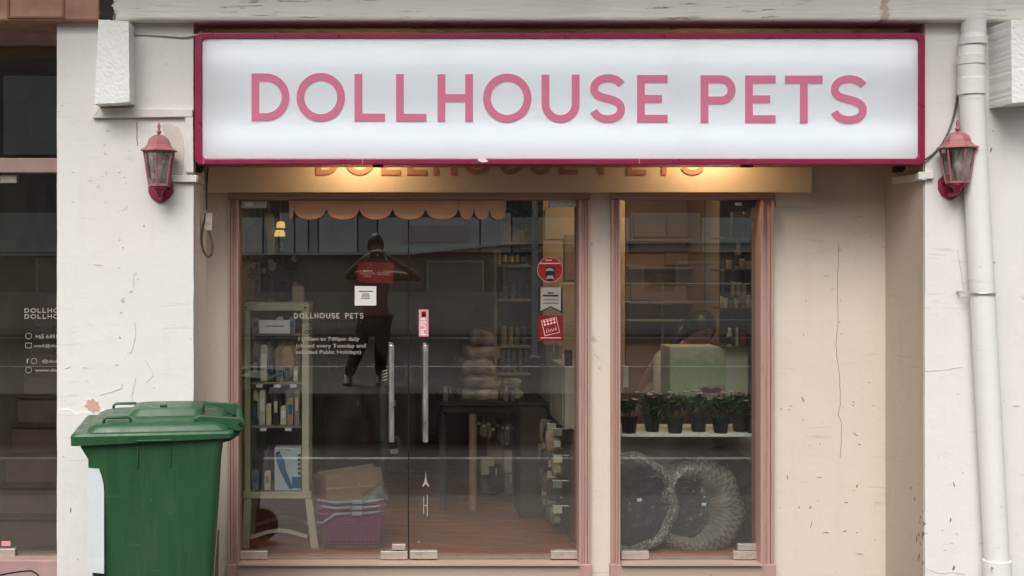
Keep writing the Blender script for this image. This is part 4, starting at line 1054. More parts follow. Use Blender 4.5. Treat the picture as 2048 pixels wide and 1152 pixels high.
M['panel_tan'] = simple('tan_reflection', (0.46, 0.36, 0.27), 0.7, 0.1, 3, 0.1)  # panels and lines reflected from the street, built as tan relief on the wall
bw = SC.objects['partition_wall.001']
for a, b, c, d in ((1268, 1330, 428, 474), (1334, 1400, 430, 474), (1404, 1438, 412, 474), (1268, 1318, 486, 502), (1330, 1420, 506, 530), (1262, 1300, 552, 600), (1310, 1400, 548, 566)):
    MB().pbox(a, b, c, d, 2.27, 2.299).build('reflection_panel', M['panel_tan'], bw, bevel=0.003)
for q in (478, 534, 604, 640): MB().pbox(1256, 1450, q, q + 4, 2.12, 2.299).build('reflection_line', M['panel_tan'], bw, bevel=0.002)
M['cream_metal'] = simple('cream_enamel', (0.56, 0.51, 0.37), 0.5, 0.08, 12, 0.1)
M['dark_item'] = simple('dark_goods', (0.045, 0.04, 0.037), 0.6, 0.3, 14, 0.2)
M['grey_item'] = simple('grey_goods', (0.26, 0.24, 0.22), 0.6, 0.2, 14, 0.3)
M['tan_item'] = simple('tan_goods', (0.40, 0.29, 0.19), 0.6, 0.2, 14, 0.3)
M['leather'] = simple('brown_leather', (0.24, 0.13, 0.05), 0.5, 0.25, 18, 0.4)
M['cream_item'] = simple('cream_goods', (0.62, 0.55, 0.43), 0.6, 0.12, 20, 0.2)
M['yellow'] = simple('yellow_card', (0.9, 0.62, 0.14), 0.5, 0.06, 20, 0.1)
M['leaf'] = simple('dark_leaf', (0.03, 0.06, 0.025), 0.5, 0.4, 30, 0.2)
M['leaf_lt'] = simple('green_leaf', (0.035, 0.065, 0.025), 0.5, 0.4, 30, 0.2)
M['leaf_black'] = simple('blackish_leaf', (0.018, 0.018, 0.014), 0.6, 0.4, 30, 0.2)
M['petal'] = simple('pale_petal', (0.36, 0.29, 0.26), 0.6, 0.1, 30, 0.1)
M['petal_pink'] = simple('pink_petal', (0.32, 0.18, 0.17), 0.6, 0.1, 30, 0.1)
M['clip_blue'] = simple('clipper_blue', (0.03, 0.14, 0.28), 0.4, 0.1, 10, 0.1)
M['pot'] = simple('black_pot', (0.012, 0.012, 0.014), 0.5, 0.2, 12, 0.1)

def foliage(c, rad, n, size, mat, parent, seed, upright=0.3, name='foliage', long=2.4):
    rnd = random.Random(seed); mb = MB(); c = Vector(c)
    for _ in range(n):
        d = Vector((rnd.gauss(0, 1), rnd.gauss(0, 1), rnd.gauss(0, 1) + upright)).normalized()
        p = c + Vector((d.x * rad[0], d.y * rad[1], d.z * rad[2])) * rnd.uniform(0.15, 1.0)
        ax = Vector((rnd.gauss(0, .6) + d.x * .6, rnd.gauss(0, .6) + d.y * .6, rnd.gauss(0, .5) + upright)).normalized()
        sd = ax.cross(Vector((rnd.gauss(0, 1), rnd.gauss(0, 1), rnd.gauss(0, 1)))).normalized()
        s = size * rnd.uniform(0.6, 1.3); nn = ax.cross(sd) * s * 0.25
        a = mb.v(p - ax * s * long / 2); b = mb.v(p + sd * s * .5 + nn * .3); e = mb.v(p + ax * s * long / 2 - nn); d2 = mb.v(p - sd * s * .5 + nn * .3)
        mb.f([a, b, e]); mb.f([a, e, d2])
    return mb.build(name, mat, parent, kind='stuff', recalc=False)
def pillow(c, sx, sy, sz, mat, name, parent=None, seed=0, amp=0.12, n=10, rotz=0.0, power=0.45):
    """soft sack: superellipsoid with lumps"""
    rnd = random.Random(seed); mb = MB(); ph = [rnd.uniform(0, 6.28) for _ in range(8)]
    def se(v): return math.copysign(abs(v) ** power, v)
    rows = []
    for j in range(n + 1):
        th = math.pi * j / n; row = []
        for i in range(2 * n):
            f_ = math.pi * i / n
            q = Vector((se(math.sin(th)) * se(math.cos(f_)), se(math.sin(th)) * se(math.sin(f_)), se(math.cos(th))))
            k = 1 + amp * (math.sin(3 * f_ + ph[0]) * math.sin(2 * th + ph[1]) + 0.7 * math.sin(5 * f_ + ph[2] + 3 * th) * math.sin(4 * th + ph[3])) * 0.6
            q = Vector((q.x * sx / 2 * k, q.y * sy / 2 * k, q.z * sz / 2 * k))
            q = Vector((q.x * math.cos(rotz) - q.y * math.sin(rotz), q.x * math.sin(rotz) + q.y * math.cos(rotz), q.z))
            row.append(mb.v(Vector(c) + q))
        rows.append(row)
    for a, b in zip(rows, rows[1:]):
        m = len(a)
        for i in range(m): mb.f([a[i], a[(i + 1) % m], b[(i + 1) % m], b[i]])
    return mb.build(name, mat, parent, smooth=True, weld=True)
def bottle(px, py_b, py_t, wpx, y, body, label_m, cap, label, group, neck=0.4):
    base = W(px, py_b, y); k = (y + D0) / F; r_ = wpx / 2 * k; h = (py_b - py_t) * k
    t = thing('bottle', label, 'bottle', base, group)
    MB().lathe([(r_ * .9, 0), (r_, h * .02), (r_, h * .62), (r_ * .8, h * .70), (r_ * neck, h * .76), (r_ * neck, h * .80)], base, 14).build('body', body, t, smooth='auto')
    MB().lathe([(r_ * neck * 1.25, h * .80), (r_ * neck * 1.25, h * .97), (r_ * neck, h)], base, 12).build('cap', cap, t, smooth='auto')
    if label_m: MB().lathe([(r_ * 1.02, h * .12), (r_ * 1.02, h * .52)], base, 14, cap=False).build('paper_label', label_m, t, smooth=True)
    return t
def jar(px, py_b, py_t, wpx, y, body, lid_m, label, group):
    base = W(px, py_b, y); k = (y + D0) / F; r_ = wpx / 2 * k; h = (py_b - py_t) * k
    t = thing('jar', label, 'jar', base, group)
    MB().lathe([(r_ * .92, 0), (r_, h * .05), (r_, h * .74), (r_ * .9, h * .78)], base, 14).build('body', body, t, smooth='auto')
    MB().lathe([(r_ * .95, h * .78), (r_ * .95, h)], base, 14).build('lid', lid_m, t, smooth='auto')
    return t
def carton(a, b, c, d, y, dep, mat, label, name='carton', group=None, rot=0, flap=True, cat='box'):
    base = W((a + b) / 2, d, y + dep / 2)
    t = thing(name, label, cat, W((a + b) / 2, d, y), group)
    MB().pbox(a, b, c, d, y, y + dep).build('body', mat, t, bevel=0.003)
    if flap: MB().pbox((a + b) / 2 - 1.2, (a + b) / 2 + 1.2, c + 1, c + (d - c) * .4, y - 0.001, y + 0.001).build('tape', M['cream_item'], t)
    return t

# cream display rack with splayed legs
RY = 0.22
rack = thing('display_rack', 'cream metal display rack with splayed legs inside the left door', 'rack', (X(560, RY), RY, FZ))
def post(a, b, c, d, y0, y1): return MB().pbox(a, b, c, d, y0, y1)
for yy in (RY, RY + 0.30):
    MB().box(X(489, RY), X(500, RY), yy, yy + 0.02, Z(986, RY), Z(622, RY)).build('post', M['cream_metal'], rack, bevel=0.002)
    MB().box(X(604, RY), X(618, RY), yy, yy + 0.02, Z(986, RY), Z(622, RY)).build('post', M['cream_metal'], rack, bevel=0.002)
    MB().box(X(488, RY), X(619, RY), yy - 0.002, yy + 0.022, Z(621.5, RY), Z(607, RY)).build('top_rail', M['cream_metal'], rack, bevel=0.003)
    MB().box(X(486, RY), X(623, RY), yy - 0.003, yy + 0.023, Z(997, RY), Z(984, RY)).build('bottom_rail', M['cream_metal'], rack, bevel=0.002)
    for q in (((488, 998), (502, 998), (498, 1100), (483, 1100)), ((610, 998), (624, 998), (637, 1114), (622, 1114))):
        MB().prism([(X(a, RY), max(FZ + 0.001, Z(b, RY))) for a, b in q], yy, yy + 0.02).build('leg', M['cream_metal'], rack)
    MB().ribbon([(X(a, RY), Z(b, RY)) for a, b in ((500, 1076), (530, 1066), (555, 1061), (580, 1064), (614, 1074))], 0.009, yy + 0.003, yy + 0.017).build('brace', M['cream_metal'], rack)
for a in (488, 606):
    MB().box(X(a, RY), X(a + 12, RY), RY + 0.0225, RY + 0.2975, Z(620, RY), Z(608, RY)).build('side_rail', M['cream_metal'], rack)
M['rack_shelf'] = simple('rack_shelf', (0.24, 0.21, 0.16), 0.6, 0.15, 8, 0.1)
for q in (668, 765, 852, 983):
    MB().box(X(501, RY), X(603, RY), RY + 0.002, RY + 0.298, Z(q + 4, RY), Z(q, RY)).build('shelf', M['rack_shelf'], rack, bevel=0.001)
MB().box(X(489, RY), X(617, RY), RY + 0.005, RY + 0.30, Z(606.5, RY) , Z(605, RY)).build('top_board', M['cream_metal'], rack)
M['rack_back'] = simple('rack_back', (0.17, 0.16, 0.13), 0.7, 0.2, 6, 0.1)
MB().box(X(501, RY), X(603, RY), RY + 0.30, RY + 0.306, Z(982, RY), Z(623, RY)).build('back_panel', M['rack_back'], rack)
MB().pbox(518, 580, 640, 667, RY - 0.004, RY - 0.002).build('price_card', M['white'], rack)
MB().pbox(530, 568, 651.5, 653, RY - 0.0055, RY - 0.004).build('print_line', M['decal_black'], rack)
for px in (492, 610): MB().lathe([(0.006, 0), (0.006, 0.004)], W(px, 615, RY - 0.007), 8, axis='y').build('bolt', M['black'], rack)
for a, b, c, d, mt in ((506, 545, 682, 762, 'grey_item'), (548, 598, 690, 762, 'tan_item'), (505, 532, 775, 850, 'cream_item'), (536, 566, 785, 850, 'dark_item'), (570, 600, 770, 850, 'grey_item'), (506, 540, 900, 981, 'dark_item')):
    cy = RY + 0.10
    o = pillow(W((a + b) / 2, (c + d) / 2, cy), (b - a) * 6.3 / F, 0.1, (d - c) * 6.3 / F, M[mt], 'goods_pouch', seed=a, amp=0.45, n=12, power=0.6)
    o.location.z += 0.0
    tag(o, {'grey_item': 'grey', 'tan_item': 'tan', 'cream_item': 'cream', 'dark_item': 'black'}[mt] + ' soft pouch on the ' + ('bottom' if d > 900 else 'second' if d > 800 else 'upper') + ' shelf of the cream display rack' + (' at its left' if b < 550 else ' at its right'), 'pouch')
rq = random.Random(77)
names_ = {'dark_item': 'black', 'grey_item': 'grey', 'tan_item': 'tan', 'cream_item': 'cream'}
for sh, (zb_px, n_, tops) in enumerate(((667.5, 4, (630, 645)), (764.5, 6, (684, 735)), (851.5, 7, (776, 822)), (982.5, 2, (905, 950)))):
    for i in range(n_):
        a = 503 + i * (99.0 / max(n_, 4)) + 1; w_ = rq.uniform(9, 14); tp = rq.uniform(*tops); mt = rq.choice(list(names_))
        if sh == 3 and a > 540: continue
        y_ = RY + 0.016 + rq.uniform(0, .02)
        t = thing('goods_pack', names_[mt] + ' pack, ' + ('first', 'second', 'third', 'fourth', 'fifth', 'sixth', 'seventh')[i] + ' in the front row on the ' + ('highest', 'second', 'third', 'lowest')[sh] + ' shelf of the cream rack', 'pack', W(a + w_ / 2, zb_px, y_), 'packs on the cream rack')
        MB().prism([(X(a, y_), Z(zb_px, RY) + 0.001), (X(a + w_, y_), Z(zb_px, RY) + 0.001), (X(a + w_ + rq.uniform(-1.5, 1.5), y_), Z(tp + 2, y_)), (X(a + w_ * .5, y_), Z(tp, y_)), (X(a + rq.uniform(-1, 1), y_), Z(tp + 3, y_))], y_, y_ + 0.03).build('pack_body', M[mt], t, bevel=0.003)
        lh = (zb_px - tp)
        MB().pbox(a + 2, a + w_ - 2, tp + lh * .25, tp + lh * .6, y_ - 0.0015, y_ + 0.001).build('pack_label', rq.choice((M['white'], M['cream_item'], M['decal_grey'], M['clip_blue'], M['decal_maroon'])), t)
for i, (a, q) in enumerate(((512, 770), (548, 770), (580, 770), (520, 857), (570, 857))):
    MB().pbox(a, a + 13, q - 1, q + 5, RY - 0.003, RY - 0.0005).build('price_tag', M['white'], rack)
# clipper carton on the rack
cl = thing('clipper_box', 'white and blue hair clipper carton low in the cream display rack', 'box', W(578, 981, RY + 0.03))
M['box_blue_white'] = simple('pale_blue_carton', (0.50, 0.58, 0.60), 0.5, 0.05, 10, 0.05)
M['clip_blue'] = simple('clipper_blue', (0.03, 0.14, 0.28), 0.4, 0.1, 10, 0.1)
yc = RY + 0.03
MB().pbox(549, 602, 896, 981, yc, yc + 0.1).build('carton', M['box_blue_white'], cl, bevel=0.002)
flat([(551, 911), (561, 908), (568, 918), (572, 940), (580, 960), (586, 977), (578, 977), (570, 962), (560, 942), (554, 925)], yc - 0.003, M['clip_blue'], 'clipper_picture', cl, 0.002)
flat([(551, 912), (561, 906), (560, 902), (552, 905)], yc - 0.003, M['decal_black'], 'blade_picture', cl, 0.002)
rect(584, 602, 954, 976, yc - 0.003, M['clip_blue'], 'inset_picture', cl, 0.002)
for q in range(5): rect(596, 601, 908 + q * 9, 913 + q * 9, yc - 0.003, M['decal_black'], 'comb_picture', cl, 0.002)
flat([(566 + 10 + 11 * math.cos(R(a)), 899.5 + 3.2 * math.sin(R(a))) for a in range(0, 360, 20)], yc - 0.002, M['white'], 'logo_oval', cl, 0.001)
text_mesh('WAHL', (569, 583, 897.8, 901.4), yc - 0.0035, M['decal_black'], cl, bold=0.02)
# pots, flowers and a paper bag on top of the rack
for px, w_, lab, sd in ((523, 34, 'black pot of pale daisies at the left of the cream rack top', 3), (565, 36, 'black pot of pale daisies beside the paper bag on the cream rack', 4)):
    y = RY + 0.12; b = W(px, 606, y); b.z = Z(605, RY) + 0.001; k = (y + D0) / F
    t = thing('flower_pot', lab, 'potted plant', b, 'potted daisies on the rack')
    MB().lathe([(w_ * .36 * k, 0), (w_ * .5 * k, 40 * k), (w_ * .54 * k, 41 * k), (w_ * .54 * k, 44 * k)], b, 16).build('pot', M['pot'], t, smooth='auto')
    foliage(b + Vector((0.0, 0, 62 * k)), (0.085, 0.07, 0.07), 130, 0.026, M['leaf'], t, sd)
    rnd = random.Random(sd)
    for _ in range(6):
        p = b + Vector((rnd.uniform(-.08, .08), -0.06 + rnd.uniform(-.02, .01), rnd.uniform(60, 92) * k))
        MB().lathe([(0.004, -0.003), (0.017, 0.0), (0.014, 0.003)], p, 9, axis='y').build('blossom', M['petal'], t)
pb = carton(584, 608, 572, 605, RY + 0.02, 0.05, M['tan_item'], 'small tan paper bag with pink tissue on the cream rack', 'paper_bag', flap=False, cat='bag')
flat([(584, 572), (590, 562), (597, 566), (601, 572)], RY + 0.04, M['petal_pink'], 'tissue', pb, 0.01)
# goods hanging at the top left
def hang(pts, y, mat, label, th=0.03, cat='bag', nm='hanging_bag', strap=None):
    t = thing(nm, label, cat, W(sum(p[0] for p in pts) / len(pts), max(p[1] for p in pts), y))
    MB().prism([(X(a, y), Z(b, y)) for a, b in pts], y, y + th).build('body', mat, t, bevel=0.006)
    if strap:
        MB().ribbon([(X(a, y + th / 2), Z(b, y + th / 2)) for a, b in strap], 0.004, y + th * .3, y + th * .6).build('strap', mat, t)
    return t
hang([(499, 452), (506, 446), (513, 447), (514, 470), (510, 490), (503, 512), (494, 516), (489, 498), (490, 470)], 0.24, M['leather'], 'brown leather pouch hanging at the top left of the door', strap=[(506, 448), (503, 430), (500, 418), (508, 404)])
hang([(514, 440), (521, 438), (524, 462), (520, 480), (515, 478)], 0.28, M['leather'], 'narrow brown leash holder hanging behind the leather pouch', strap=[(518, 440), (515, 425), (518, 404)])
hang([(528, 428), (534, 424), (545, 426), (549, 450), (549, 508), (535, 511), (532, 470)], 0.3, M['cream_item'], 'pale cloth pet garment hanging beside the yellow tags', cat='garment', nm='pet_garment', strap=[(538, 425), (538, 404)])
hang([(525, 455), (530, 452), (533, 480), (531, 512), (526, 514), (523, 480)], 0.27, M['dark_item'], 'dark leash hanging left of the pale garment', cat='leash', nm='leash', strap=[(528, 455), (527, 404)])
M['shade'] = emit('glowing_yellow_shade', (1.0, 0.62, 0.17), 0.9)
hl = thing('hanging_lamp', 'small lit yellow two tier lamp hanging near the valance', 'lamp', W(560, 474, 0.2))
for a, b, c, d in ((553, 570, 443, 456), (549, 570, 460, 473)):
    p = W((a + b) / 2, d, 0.22); k = 6.22 / F
    MB().lathe([((b - a) / 2 * k, 0), ((b - a) / 2 * k, (d - c) * k * .55), ((b - a) * .36 * k, (d - c) * k)], p, 16).build('shade', M['shade'], hl, smooth='auto')
    MB().lathe([((b - a) * .3 * k, 0), ((b - a) * .3 * k, 5 * k)], p - Vector((0, 0, 5 * k)), 12).build('rim', M['dark_item'], hl)
MB().tube([W(561, 443, 0.22), W(560, 425, 0.22), W(561, 398, 0.22)], 0.003, 6).build('cord', M['cream_item'], hl)
MB().tube([W(560 + 4 * math.cos(R(a)), 492 + 8 * math.sin(R(a)), 0.22) for a in range(0, 361, 30)], 0.002, 6, cap=False).build('pull_ring', M['cream_item'], hl)
# added ceiling lamp, out of view, to warm and brighten the interior
cl_ = thing('added_ceiling_lamp', 'added unseen ceiling lamp brightening the shop behind the narrow window', 'lamp', (1.72, 0.95, 2.36))
M['warm_disc'] = emit('added_lamp_disc', (1.0, 0.70, 0.42), 62.0)
MB().lathe([(0.11, 0.0), (0.12, 0.01), (0.12, 0.039)], (1.72, 0.95, 2.36), 24).build('housing', M['lamp_white'], cl_, smooth='auto')
MB().lathe([(0.10, -0.004), (0.10, -0.001)], (1.72, 0.95, 2.36), 24).build('diffuser', M['warm_disc'], cl_)

# scalloped valance behind the doors
M['valance'] = simple('salmon_fabric', (0.62, 0.36, 0.215), 0.8, 0.08, 6, 0.2, 50)
VY = -0.045
val = thing('scalloped_valance', 'salmon scalloped valance hanging at the top of the glass doors', 'valance', (X(780, VY), VY, Z(440, VY)))
def valance(cusps, y0, dydx, top, ytop):
    mb = MB(); pts = []
    for a, b in zip(cusps, cusps[1:]):
        for k in range(12):
            t = k / 12; u = 2 * t - 1
            pts.append((a + (b - a) * t, 418 + 21 * math.sqrt(max(0, 1 - u * u))))
    pts.append((cusps[-1], 418))
    tp, bt = [], []
    x0 = X(cusps[0], y0)
    for px, py in pts:
        x = X(px, y0); y = y0 + (x - x0) * dydx
        bt.append((x, y, Z(py, y0))); tp.append((x, y, Z(top, y0)))
    A = [mb.v(p) for p in bt]; B = [mb.v(p) for p in tp]
    C = [mb.v((p[0], p[1] + 0.006, p[2])) for p in bt]; E = [mb.v((p[0], p[1] + 0.006, p[2])) for p in tp]
    for i in range(len(A) - 1):
        mb.f([A[i], A[i + 1], B[i + 1], B[i]]); mb.f([C[i], E[i], E[i + 1], C[i + 1]]); mb.f([A[i], C[i], C[i + 1], A[i + 1]]); mb.f([B[i], B[i + 1], E[i + 1], E[i]])
    return mb
valance([578, 587, 653, 719, 785, 851, 917], VY, 0.0, 400.5, 0).build('front_panel', M['valance'], val)
valance([918, 948, 979, 1012], VY, 0.0, 400.5, 0).build('return_panel', M['valance'], val)
MB().tube([W(576, 401.5, VY + 0.012), W(1012, 401.5, VY + 0.012)], 0.004, 8).build('rail', M['pink_wood_h'], val)

# purple baskets
M['purple'] = simple('purple_plastic', (0.25, 0.042, 0.125), 0.45, 0.12, 10, 0.1)
M['basket_grey'] = simple('basket_handle_grey', (0.33, 0.31, 0.33), 0.45, 0.1, 12, 0.05)
by0 = 0.16
def basket(zoff, label, first):
    t = thing('shopping_basket', label, 'basket', (X(702, by0), by0 + 0.14, FZ + zoff), 'stacked purple baskets')
    z0 = FZ + 0.002 + zoff; z1 = Z(1030, by0) + zoff
    def rc_(ins, n=4): return rr_xy(X(636, by0) + ins, X(770, by0) - ins, by0 + ins, by0 + 0.27 - ins, 0.03, n)
    rows = [(rc_(0.028), z0 + 0.006), (rc_(0.0), z1), (rc_(-0.008), z1), (rc_(-0.008), z1 + 0.01), (rc_(0.004), z1 + 0.01), (rc_(0.012), z1 - 0.02), (rc_(0.036), z0 + 0.016)]
    loft(rows).build('tub', M['purple'], t, smooth='auto')
    if first:
        mb = MB(); H = z1 - z0
        for j in range(9):
            zz = z0 + H * (0.14 + 0.085 * j); hh = H * (0.035 if j < 2 else 0.014)
            ins = 0.028 * (1 - (zz - z0) / H)
            for i in range(12):
                xx = X(636, by0) + 0.05 + (X(770, by0) - X(636, by0) - 0.1) * i / 11
                mb.box(xx - 0.009, xx + 0.009, by0 + ins - 0.001, by0 + ins + 0.01, zz - hh / 2, zz + hh / 2)
        mb.build('perforation', M['decal_black'], t, kind='stuff')
    xl, xr, xm = X(634, by0), X(772, by0), X(709, by0); zc_ = z1 + 0.012
    dz = -0.055 if first else 0.004
    MB().tube([(xl, by0 + 0.02, zc_ + dz), (xl + 0.03, by0 - 0.004, zc_ + dz), (xl + 0.10, by0 - 0.01, zc_ - 0.006), (xm - 0.02, by0 - 0.012, zc_ - 0.001)], 0.0075, 8).build('handle', M['basket_grey'], t, smooth=True)
    MB().tube([(xm + 0.048, by0 - 0.012, zc_), (xr - 0.06, by0 - 0.01, zc_ + 0.004), (xr, by0 + 0.02, zc_ + 0.008)], 0.0075, 8).build('handle', M['basket_grey'], t, smooth=True)
    MB().box(xm - 0.016, xm + 0.044, by0 - 0.024, by0 - 0.002, zc_ - 0.012, zc_ + 0.009).build('grip', M['basket_grey'], t, bevel=0.005)
for i, lb in enumerate(('bottom perforated purple basket with drooping grey handle', 'middle purple basket of the stack, only its rim and grey handle showing', 'top purple basket of the stack under the grey cloth')):
    basket(0.031 * i, lb, i == 0)
cbx = thing('cardboard_box', 'open brown cardboard box standing in the purple basket', 'box', W(700, 1010, 0.3))
M['cardbox'] = simple('brown_cardboard', (0.27, 0.19, 0.11), 0.8, 0.12, 8, 0.2)
pxprism([(652, 952), (766, 938), (768, 1012), (652, 1012)], 0.27, 0.275).build('front_panel', M['cardbox'], cbx)
MB().hexa([W(630, 1012, 0.40), W(652, 1012, 0.27), W(652, 1012, 0.274), W(630, 1012, 0.404), W(627, 946, 0.40), W(651, 952, 0.27), W(651, 952, 0.274), W(627, 946, 0.404)]).build('side_panel', M['cardbox'], cbx)
pxprism([(634, 944), (746, 927), (748, 935), (766, 934), (766, 1005), (634, 1005)], 0.41, 0.415).build('rear_panel', M['cardbox'], cbx)
pxprism([(653, 976), (716, 972), (716, 966), (720, 966), (720, 972), (766, 969), (766, 972), (653, 979)], 0.2685, 0.2698).build('flap_edge', M['tan_item'], cbx)
# crumpled grey-green cloth bag over the baskets
mb = MB(); nx, nz = 26, 10; gr = []; rnd = random.Random(9)
for j in range(nz + 1):
    row = []
    for i in range(nx + 1):
        s = i / nx; t_ = j / nz
        px = 636 + 142 * s
        topv = 1004 - 4 * math.sin(s * 9) - 42 * max(0, (s - 0.45) / 0.55) ** 0.8 + 22 * max(0, (s - 0.88) / 0.12)
        bot = 1014 + 3 * math.sin(s * 13)
        py = topv * (1 - t_) + bot * t_
        bulge = math.sin(math.pi * t_) * 0.05 + 0.012 * math.sin(7 * s + 5 * t_) + 0.012 * math.sin(19 * s - 8 * t_) + rnd.uniform(-.003, .003)
        y = 0.19 - bulge + 0.06 * (1 - t_)
        row.append(mb.v(W(px, py, y)))
    gr.append(row)
for j in range(nz):
    for i in range(nx): mb.f([gr[j][i], gr[j][i + 1], gr[j + 1][i + 1], gr[j + 1][i]])
M['cloth'] = simple('grey_green_cloth', (0.17, 0.18, 0.15), 0.55, 0.3, 16, 0.5, 60)
o = mb.build('cloth_bag', M['cloth'], smooth=True)
sm = o.modifiers.new('solid', 'SOLIDIFY'); sm.thickness = 0.006
tag(o, 'crumpled grey green cloth bag draped over the purple baskets', 'bag')
# slim dark stick with a ring hanging behind the left handle
vy = 0.16
sv = thing('stick_vacuum', 'tall slim dark stick with ring behind the left door handle', 'stick', W(768, 1005, vy))
MB().tube([W(768, 745, vy), W(767, 800, vy), W(768, 890, vy), W(767, 960, vy)], [0.018, 0.024, 0.026, 0.006], 10).build('shaft', M['dark_item'], sv, smooth=True)
for q in range(4): MB().tube([W(764, 744 + q * 6, vy - 0.024), W(775, 740 + q * 6, vy - 0.024)], 0.0035, 6).build('stripe', M['cream_item'], sv)
mbx = MB(); 
MB().tube([W(786 + 13 * math.cos(R(a)), 890 + 16 * math.sin(R(a)), vy - 0.01) for a in range(0, 361, 20)], 0.011, 8, cap=False).build('ring', M['dark_item'], sv, smooth=True)
MB().pbox(781, 797, 900, 908, vy - 0.03, vy).build('clip', M['grey_item'], sv, bevel=0.003)

# shelf tower with bottles seen through the right door
TY = 1.25
M['cab_back'] = simple('grey_brown_back', (0.15, 0.125, 0.10), 0.7, 0.2, 6, 0.1)
tw = thing('shelf_tower', 'dark shelf tower with bottles behind the right door', 'shelf', W(1035, 760, TY))
MB().pbox(994, 1082, 440, 765, TY + 0.24, TY + 0.26).build('back_panel', M['cab_back'], tw)
MB().pbox(1062, 1081, 400, 760, TY, TY + 0.239).build('side_panel', M['dark_item'], tw, bevel=0.003)
M['shelf_cream'] = simple('cream_shelf', (0.42, 0.36, 0.27), 0.6, 0.1, 8, 0.1)
for q in (528, 598, 691, 746):
    MB().pbox(990 if q != 691 else 1000, 1061.5, q, q + 5, TY, TY + 0.238).build('shelf', M['shelf_cream'], tw, bevel=0.002)
MB().pbox(988, 994, 500, 800, TY, TY + 0.02).build('post', M['shelf_cream'], tw)
for i, px in enumerate((1009, 1022, 1034, 1047)):
    bottle(px, 527.8, 494 + (i % 2) * 5, 10.5, TY + 0.05, M['dark_item'], M['cream_item'], M['black'], ('leftmost', 'second', 'third', 'rightmost')[i] + ' black bottle with cream label on the top shelf of the dark tower', 'black bottles on the tower')
jar(998, 527.8, 500, 8, TY + 0.05, M['cream_item'], M['cream_item'], 'slim cream jar at the left end of the tower top shelf', None)
M['green_glass'] = simple('dull_green_glass', (0.09, 0.12, 0.09), 0.25, 0.2, 14, 0.05, spec=0.6)
M['grey_glass'] = simple('dull_grey_glass', (0.20, 0.20, 0.18), 0.3, 0.2, 14, 0.05, spec=0.6)
for i, px in enumerate((1010, 1024, 1039, 1053)):
    jar(px, 597.8, 561 + (px % 3) * 2, 12.5, TY + 0.05, M['green_glass'], M['dark_item'], ('leftmost', 'second', 'third', 'rightmost')[i] + ' dull green jar on the second shelf of the dark tower', 'green jars on the tower')
for i, px in enumerate((1008, 1021, 1034, 1049)):
    jar(px, 690.8, 640 + (px % 4) * 2, 11, TY + 0.05, M['tan_item'] if px < 1030 else M['grey_glass'], M['dark_item'], ('left ', 'right ', 'left ', 'right ')[i] + ('tan' if px < 1030 else 'grey') + ' tub on the third shelf of the dark tower', ('tan' if px < 1030 else 'grey') + ' tubs on the tower')
for i, px in enumerate((1006, 1017, 1028, 1041, 1053)):
    bottle(px, 745.8, 700 + (px % 3), 10, TY + 0.05, M['grey_glass'], None, M['grey_item'], ('leftmost', 'second', 'middle', 'fourth', 'rightmost')[i] + ' grey bottle on the lowest shelf of the dark tower', 'grey bottles on the tower', 0.6)
# things on top of the tower
carton(1000, 1040, 445, 490, TY, 0.16, M['tan_item'], 'pinkish tan carton on top of the dark tower', group=None)
carton(1041, 1060, 440, 489, TY + 0.02, 0.15, M['grey_item'], 'grey carton next to the pinkish one on the dark tower')
hp = thing('dark_plant', 'bushy dark plant high beside the valance end', 'plant', W(1045, 445, TY - 0.1))
foliage(W(1045, 424, TY - 0.1), (0.12, 0.1, 0.10), 420, 0.03, M['leaf_black'], hp, 21)
MB().lathe([(0.03, 0), (0.045, 0.06)], W(1045, 450, TY - 0.1), 12).build('pot', M['pot'], hp)
hp2 = thing('dark_plant', 'small dark potted plant at the right of the tower top shelf', 'plant', W(1068, 527, TY - 0.08))
foliage(W(1066, 500, TY - 0.08), (0.05, 0.05, 0.06), 160, 0.024, M['leaf_black'], hp2, 22)
MB().lathe([(0.028, 0), (0.038, 0.07)], W(1066, 530, TY - 0.08), 12).build('pot', M['pot'], hp2, smooth='auto')

# table with bags of pet food
tb = thing('display_table', 'dark display table under the bags of pet food', 'table', W(965, 940, 1.15))
M['table'] = simple('dark_table', (0.06, 0.05, 0.05), 0.6, 0.15, 8, 0.1)
MB().pbox(880, 1046, 803, 812, 1.1, 1.7).build('table_top', M['table'], tb, bevel=0.003)
MB().pbox(885, 1042, 812.5, 825, 1.13, 1.67).build('apron', M['table'], tb)
k = (1.15 + D0) / F
for px in (886, 946, 1038):
    b = W(px, 0, 1.16); b.z = FZ
    MB().lathe([(7 * k, 0.0), (8 * k, 0.05), (8 * k, Z(826, 1.16) - FZ)], b, 14).build('leg', M['tan_item'] if px == 946 else M['table'], tb, smooth='auto')
M['bag_plastic'] = simple('clear_bag', (0.46, 0.38, 0.28), 0.2, 0.6, 11, 1.0, 16, spec=0.9, bdist=0.015)
for i, (a, b, c, d, yy) in enumerate(((916, 998, 774, 802, 1.2), (920, 1000, 746, 774, 1.22), (915, 990, 716, 746, 1.2), (925, 1000, 690, 717, 1.24), (938, 992, 655, 690, 1.26), (1000, 1042, 776, 802, 1.2), (1002, 1040, 752, 776, 1.22))):
    o = pillow(W((a + b) / 2, (c + d) / 2, yy + 0.12), (b - a) * (yy + 6.1) / F, 0.24, (d - c) * (yy + 6.1) / F, M['bag_plastic'], 'food_bag', seed=i, amp=0.25)
    tag(o, ['lowest', 'second', 'third', 'fourth', 'topmost', 'lower', 'upper'][i] + ' crinkled tan bag in the ' + ('tall pile on the dark table' if i < 5 else 'low pile at the right of the dark table'), 'bag', 'bags of pet food')
rq = random.Random(88)
